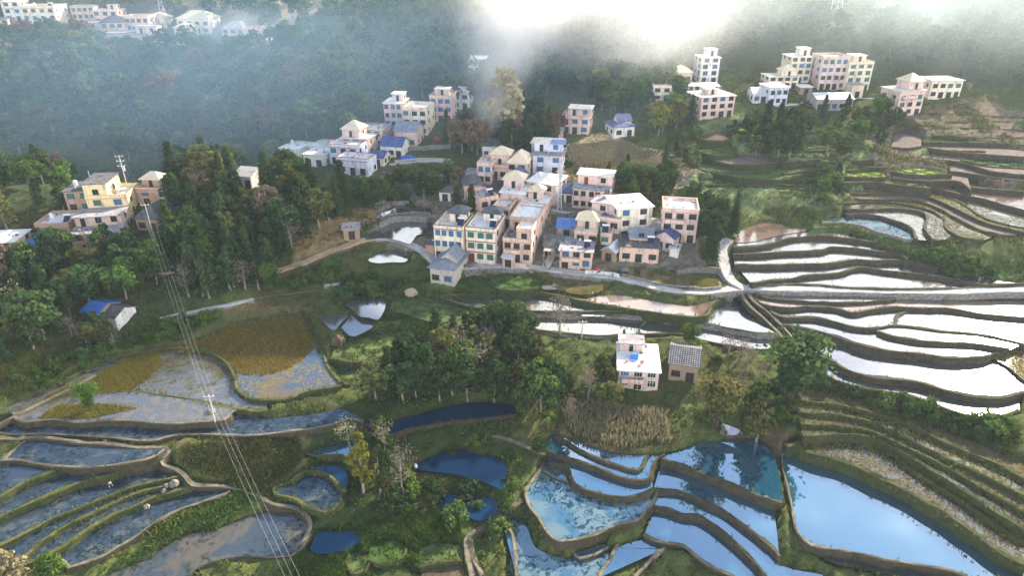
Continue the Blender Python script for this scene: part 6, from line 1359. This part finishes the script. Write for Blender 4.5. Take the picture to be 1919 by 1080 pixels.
# ------------------------------------------------------------------ grass, reeds, stubble: nobody could count them
def blades(X, Y, Z, h, wd, nper, spread, mat, name, lean=0.5):
    n = len(X); i = np.repeat(np.arange(n), nper); m = len(i); a = RNG.uniform(0, 2 * pi, m); r = spread * np.sqrt(RNG.uniform(0, 1, m)); hh = np.repeat(np.broadcast_to(h, n), nper) * RNG.uniform(0.6, 1.25, m); w = wd * RNG.uniform(0.6, 1.3, m)
    bx, by, bz = X[i] + r * np.cos(a), Y[i] + r * np.sin(a), Z[i] - 0.05; t = RNG.uniform(0, pi, m); ax, ay = np.cos(t) * w / 2, np.sin(t) * w / 2; l = RNG.uniform(0, lean, m) * hh; lx, ly = np.cos(a) * l, np.sin(a) * l
    V = np.stack([np.stack([bx - ax, by - ay, bz], 1), np.stack([bx + ax, by + ay, bz], 1), np.stack([bx + lx + ax * .4, by + ly + ay * .4, bz + hh], 1), np.stack([bx + lx - ax * .4, by + ly - ay * .4, bz + hh], 1)], 1).reshape(-1, 3)
    return link(name, mesh_np(name, V, np.arange(4 * m).reshape(m, 4), (mat,), tint=np.repeat(RNG.uniform(0, 1, m), 4)), kind='stuff')
bx, by, bz, bh = [], [], [], []
for q, w, st in BANKS:
    T = np.gradient(q[:, :2], axis=0); T /= np.linalg.norm(T, axis=1, keepdims=True) + 1e-9; N = np.stack([-T[:, 1], T[:, 0]], 1)
    if st == 'stone': continue
    for rep in range(3 if st in ('grassy', 'moss') else 2):
        s = RNG.choice([-1, 1], len(q)); o = (w * 0.5 + RNG.uniform(-0.15, 0.30, len(q))) * s; dz = -RNG.uniform(0, 1.0, len(q)) * (np.abs(o) > w * .5)
        k = RNG.uniform(0, 1, len(q)) < (0.9 if st in ('grassy', 'moss') else 0.5)
        bx.append((q[:, 0] + N[:, 0] * o)[k]); by.append((q[:, 1] + N[:, 1] * o)[k]); bz.append((q[:, 2] + dz)[k]); bh.append(np.full(k.sum(), 0.45 if st in ('grassy', 'moss') else 0.28))
blades(np.concatenate(bx), np.concatenate(by), np.concatenate(bz), np.concatenate(bh), 0.16, 5, 0.22, 'grass_blade', 'grass', 0.7)
def area(poly, n, wet=False, zfn=None):
    q = np.array(poly, float); lo, hi = q.min(0), q.max(0); c = cast(np.stack([RNG.uniform(lo[0], hi[0], 80), RNG.uniform(lo[1], hi[1], 80)], 1)); a0, a1 = c[:, :2].min(0) - 4, c[:, :2].max(0) + 4
    X = RNG.uniform(a0[0], a1[0], n * 6); Y = RNG.uniform(a0[1], a1[1], n * 6); Z = ground_z(X, Y) if zfn is None else np.full(len(X), zfn); UV = project(np.stack([X, Y, Z], 1)); k = in_poly(UV[:, 0], UV[:, 1], q) & ~in_house(X, Y)
    if not wet: k &= ~wet_at(X, Y)
    return X[k][:n], Y[k][:n], Z[k][:n]
X = RNG.uniform(-130, 165, 90000); Y = RNG.uniform(55, 290, 90000); Z = ground_z(X, Y); UV = project(np.stack([X, Y, Z], 1))
k = (UV[:, 0] > -40) & (UV[:, 0] < 1960) & (UV[:, 1] < 1120) & ~wet_at(X, Y) & ~in_house(X, Y) & (np.sin(X * .35 + 1.7 * np.sin(Y * .21)) * np.sin(Y * .29) + RNG.uniform(-.7, .9, len(X)) > 0)
vil = in_poly(UV[:, 0], UV[:, 1], U("700,330 1330,320 1330,400 1320,500 1240,500 1100,520 860,505 800,470 700,440")); k &= ~(vil & (RNG.uniform(0, 1, len(X)) < 0.75))
rd = np.ones(len(X), bool); idx_ = np.where(k)[0]
for a in range(0, len(idx_), 4000): j = idx_[a:a + 4000]; rd[j] = ((ROADPTS[::2, None, 0] - X[j]) ** 2 + (ROADPTS[::2, None, 1] - Y[j]) ** 2).min(0) > 3.2
k &= rd; X, Y, Z = X[k], Y[k], Z[k]
clump = np.sin(X * .11 + 2 * np.sin(Y * .09)) + np.sin(Y * .13 + X * .05)
blades(X, Y, Z, 0.42 + 0.28 * np.clip(clump, 0, 2), 0.30, 5, 0.55, 'grass_blade', 'grass', 0.9)
def field_blades(poly, n, h, wd, nper, sp, mat, name, lean=0.5, pond=None):
    x, y, z = area(poly, n, pond is not None, POND[pond]['level'] if pond else None); return blades(x, y, z, h, wd, nper, sp, mat, name, lean)
field_blades(C(3, "1000,900 1120,845 1260,765 1400,725 1600,700 1700,700 1740,790 1770,850 1740,900 1690,960 1600,1000 1480,1030 1340,1020 1300,960 1200,905"), 5200, 0.34, 0.20, 4, 0.35, 'stubble_blade', 'stubble', 0.8, '3b')
field_blades(U("85,745 190,697 240,672 298,658 300,690 270,715 240,735 160,745"), 3600, 0.38, 0.18, 4, 0.3, 'stubble_blade', 'stubble', 0.8, '6b')
field_blades(U("300,655 420,670 450,745 240,738 290,700"), 500, 0.28, 0.14, 4, 0.3, 'stubble_blade', 'stubble', 0.8, '6b')
field_blades(U("70,785 110,760 200,758 260,765 170,785"), 900, 0.34, 0.2, 4, 0.3, 'stubble_blade', 'stubble', 0.8, '6a')
field_blades(U("1055,770 1120,760 1245,780 1255,830 1160,845 1075,820"), 900, 0.9, 0.25, 6, 0.5, 'grass_blade', 'grass', 0.7); field_blades(U("1055,770 1120,760 1245,780 1255,830 1160,845 1075,820"), 900, 1.5, 0.18, 6, 0.4, 'straw_blade', 'corn_stalks', 0.35)
field_blades(U("1065,275 1160,262 1265,305 1260,360 1230,380 1160,335 1065,325"), 5000, 0.7, 0.25, 5, 0.5, 'straw_blade', 'corn_stalks', 0.6)
field_blades(U("1330,300 1400,290 1460,300 1455,310 1390,312 1340,312"), 500, 1.3, 0.22, 6, 0.5, 'straw_blade', 'corn_stalks', 0.4)
field_blades(U("0,640 95,650 110,710 40,740 0,745"), 1300, 1.0, 0.18, 5, 0.4, 'grass_blade', 'corn_stalks', 0.5)
field_blades(U("350,840 560,805 560,870 500,930 430,905 340,865"), 250, 0.5, 0.2, 6, 0.6, 'straw_blade', 'grass', 1.0); field_blades(U("350,840 560,805 560,870 500,930 430,905 340,865"), 1700, 0.5, 0.25, 6, 0.6, 'grass_blade', 'grass', 1.0)
field_blades(U("640,560 860,540 930,600 760,690 640,690"), 3000, 0.35, 0.25, 5, 0.5, 'grass_lush', 'grass', 0.8)
field_blades(U("560,1000 850,950 880,1080 550,1090"), 2600, 0.45, 0.30, 6, 0.5, 'grass_lush', 'grass', 0.8)
field_blades(U("340,960 480,900 500,935 380,1000 330,1040 160,1080 250,1040"), 1300, 0.45, 0.28, 6, 0.5, 'grass_lush', 'grass', 0.8)
field_blades(U("1520,700 1800,790 1910,800 1900,850 1700,790 1500,730"), 1800, 0.6, 0.3, 6, 0.5, 'grass_blade', 'grass', 0.8)
for key in ('8t0', '8t2', '8t4', 'u4', 'u6', '5n', '8t1', '8t3', '8t5'):
    P = POND[key]; q = P['poly']; n = 900; X = RNG.uniform(q[:, 0].min(), q[:, 0].max(), n * 5); Y = RNG.uniform(q[:, 1].min(), q[:, 1].max(), n * 5); kk_ = in_poly(X, Y, q); X, Y = X[kk_][:n], Y[kk_][:n]
    blades(X, Y, np.full(len(X), P['level']), 0.22, 0.12, 4, 0.25, 'stubble_blade', 'sedge', 0.9)

for key, P in POND.items():
    if not P['mat'].startswith('field'): continue
    q = P['poly']; A = (np.ptp(q[:, 0]) * np.ptp(q[:, 1])); n = int(min(2500, 9 * A)); X = RNG.uniform(q[:, 0].min(), q[:, 0].max(), n); Y = RNG.uniform(q[:, 1].min(), q[:, 1].max(), n); kk_ = in_poly(X, Y, q) & (np.sin(X * 1.3 + Y) + np.sin(Y * 1.7 - X * .6) + RNG.uniform(-1, 1, n) > -0.4); X, Y = X[kk_], Y[kk_]
    if len(X) > 5: blades(X, Y, np.full(len(X), P['level']), 0.22, 0.2, 4, 0.3, 'grass_lush' if P['mat'] != 'field_lime' else 'leaf_lime', 'grass', 0.8)

# ------------------------------------------------------------------ air: haze, mist, smoke
def volume(name, me, color, dens, aniso, label=None, noise=None):
    m = bpy.data.materials.new(name + '_air'); m.use_nodes = True; t = NT(m.node_tree); t.n.clear(); out = t.new('ShaderNodeOutputMaterial'); v = t.new('ShaderNodeVolumePrincipled')
    v.inputs['Color'].default_value = (*color, 1); v.inputs['Density'].default_value = dens; v.inputs['Anisotropy'].default_value = aniso; t.l.new(v.outputs[0], out.inputs['Volume'])
    if noise: noise(t, v)
    me.materials.clear(); me.materials.append(m); o = link(name, me, kind='stuff'); 
    if label: o['label'] = label
    return o
hb = MB(); hb.box(-500, 500, -100, 640, -40, 215, 'glass_dark')
me = bpy.data.meshes.new('haze'); me.from_pydata(hb.v, [], hb.f); me.update()
volume('haze', me, (0.72, 0.87, 1.0), 0.00013, 0.2)
def blob(name, c, r, dens, label, color=(0.95, 0.975, 1.0), aniso=0.5, wisp=0.9):
    bm = bmesh.new(); bmesh.ops.create_icosphere(bm, subdivisions=4, radius=1.0); me = bpy.data.meshes.new(name); bm.to_mesh(me); bm.free()
    def soft(t, v):
        o = t.new('ShaderNodeTexCoord').outputs['Object']; ln = t.new('ShaderNodeVectorMath', operation='LENGTH'); t.l.new(o, ln.inputs[0]); M = t.math
        k = M('MAXIMUM', M('SUBTRACT', 1.0, ln.outputs['Value']), 0.0); k = t.ramp(k, 0.0, 0.75)
        n = t.noise(pos(t), 0.028, 3.0, 0.55, 0.6); n = t.ramp(n, 0.5 - 0.3, 0.5 + 0.22, 1.0 - wisp, 1.0 + wisp * 0.6)
        t.l.new(M('MULTIPLY', M('MULTIPLY', k, n), dens), v.inputs['Density'])
    o = volume(name, me, color, dens, aniso, label, soft); o.location = c; o.scale = r; return o
blob('mist', (195, 350, 84), (230, 170, 44), 0.0070, 'broad pale mist bank over the upper right mountain side', (0.86, 0.97, 1.0), 0.15, 0.6)
blob('mist', (40, 335, 90), (95, 110, 44), 0.0095, 'bright mist bank on the slope behind the smoke', (0.97, 0.98, 1.0), 0.3)
blob('mist', (45, 262, 80), (44, 34, 30), 0.020, 'thin smoke haze drifting right of the plume', (0.97, 0.97, 1.0))
blob('mist', (-178, 330, 86), (70, 36, 22), 0.0035, 'mist drifting past the upper left village')
blob('mist', (-108, 312, 62), (36, 22, 18), 0.035, 'small mist wisp right of the upper left village')
blob('mist', (-90, 292, 51), (210, 132, 43), 0.0062, 'bluish mist filling the wooded valley on the left', (0.44, 0.70, 1.0), 0.4, 0.4)
def smoke():
    p = cast([(904, 300)])[0]; ax = [(0, 0, -1, 2.0), (1.0, 3, 8, 4.0), (3, 8, 18, 7.5), (8, 18, 30, 14), (16, 30, 44, 22), (24, 42, 60, 29)]
    m = MB(); m.tube([Vector(p) + Vector(a[:3]) for a in ax], [a[3] * 1.7 for a in ax], 'glass_dark', 20); me = bpy.data.meshes.new('smoke'); me.from_pydata([tuple(v) for v in m.v], [], m.f); me.update()
    def nz(t, v):
        P = pos(t); sp = t.new('ShaderNodeSeparateXYZ'); t.l.new(P, sp.inputs[0]); M = t.math
        hgt = M('MAXIMUM', M('SUBTRACT', sp.outputs[2], float(p[2])), 0.0)
        dx = M('SUBTRACT', sp.outputs[0], M('ADD', float(p[0]), M('MULTIPLY', M('POWER', hgt, 1.5), 0.052)))
        dy = M('SUBTRACT', sp.outputs[1], M('ADD', float(p[1]), M('MULTIPLY', hgt, 0.62)))
        r = M('SQRT', M('ADD', M('MULTIPLY', dx, dx), M('MULTIPLY', dy, dy))); R = M('ADD', 2.0, M('MULTIPLY', M('POWER', hgt, 1.2), 0.36))
        mp = t.new('ShaderNodeMapping'); t.l.new(P, mp.inputs[0]); mp.inputs['Scale'].default_value = (1, 1, 0.75); mp.inputs['Location'].default_value = (37, 11, 5)
        n = t.noise(mp.outputs[0], 0.085, 5.0, 0.62, 0.7); k = M('SUBTRACT', 1.0, M('DIVIDE', r, R))
        d = t.ramp(M('ADD', M('MULTIPLY', k, 0.75), M('MULTIPLY', M('SUBTRACT', n, 0.5), 1.5)), 0.0, 0.95, 0.0, 1.0)
        d = M('MULTIPLY', d, t.ramp(k, 0.0, 0.9)); fade = t.ramp(hgt, 0.0, 45.0, 0.13, 0.055)
        t.l.new(M('MULTIPLY', d, fade), v.inputs['Density'])
    volume('smoke', me, (1.0, 0.995, 1.0), 0.05, 0.45, 'white smoke plume rising from the village', nz)
smoke()
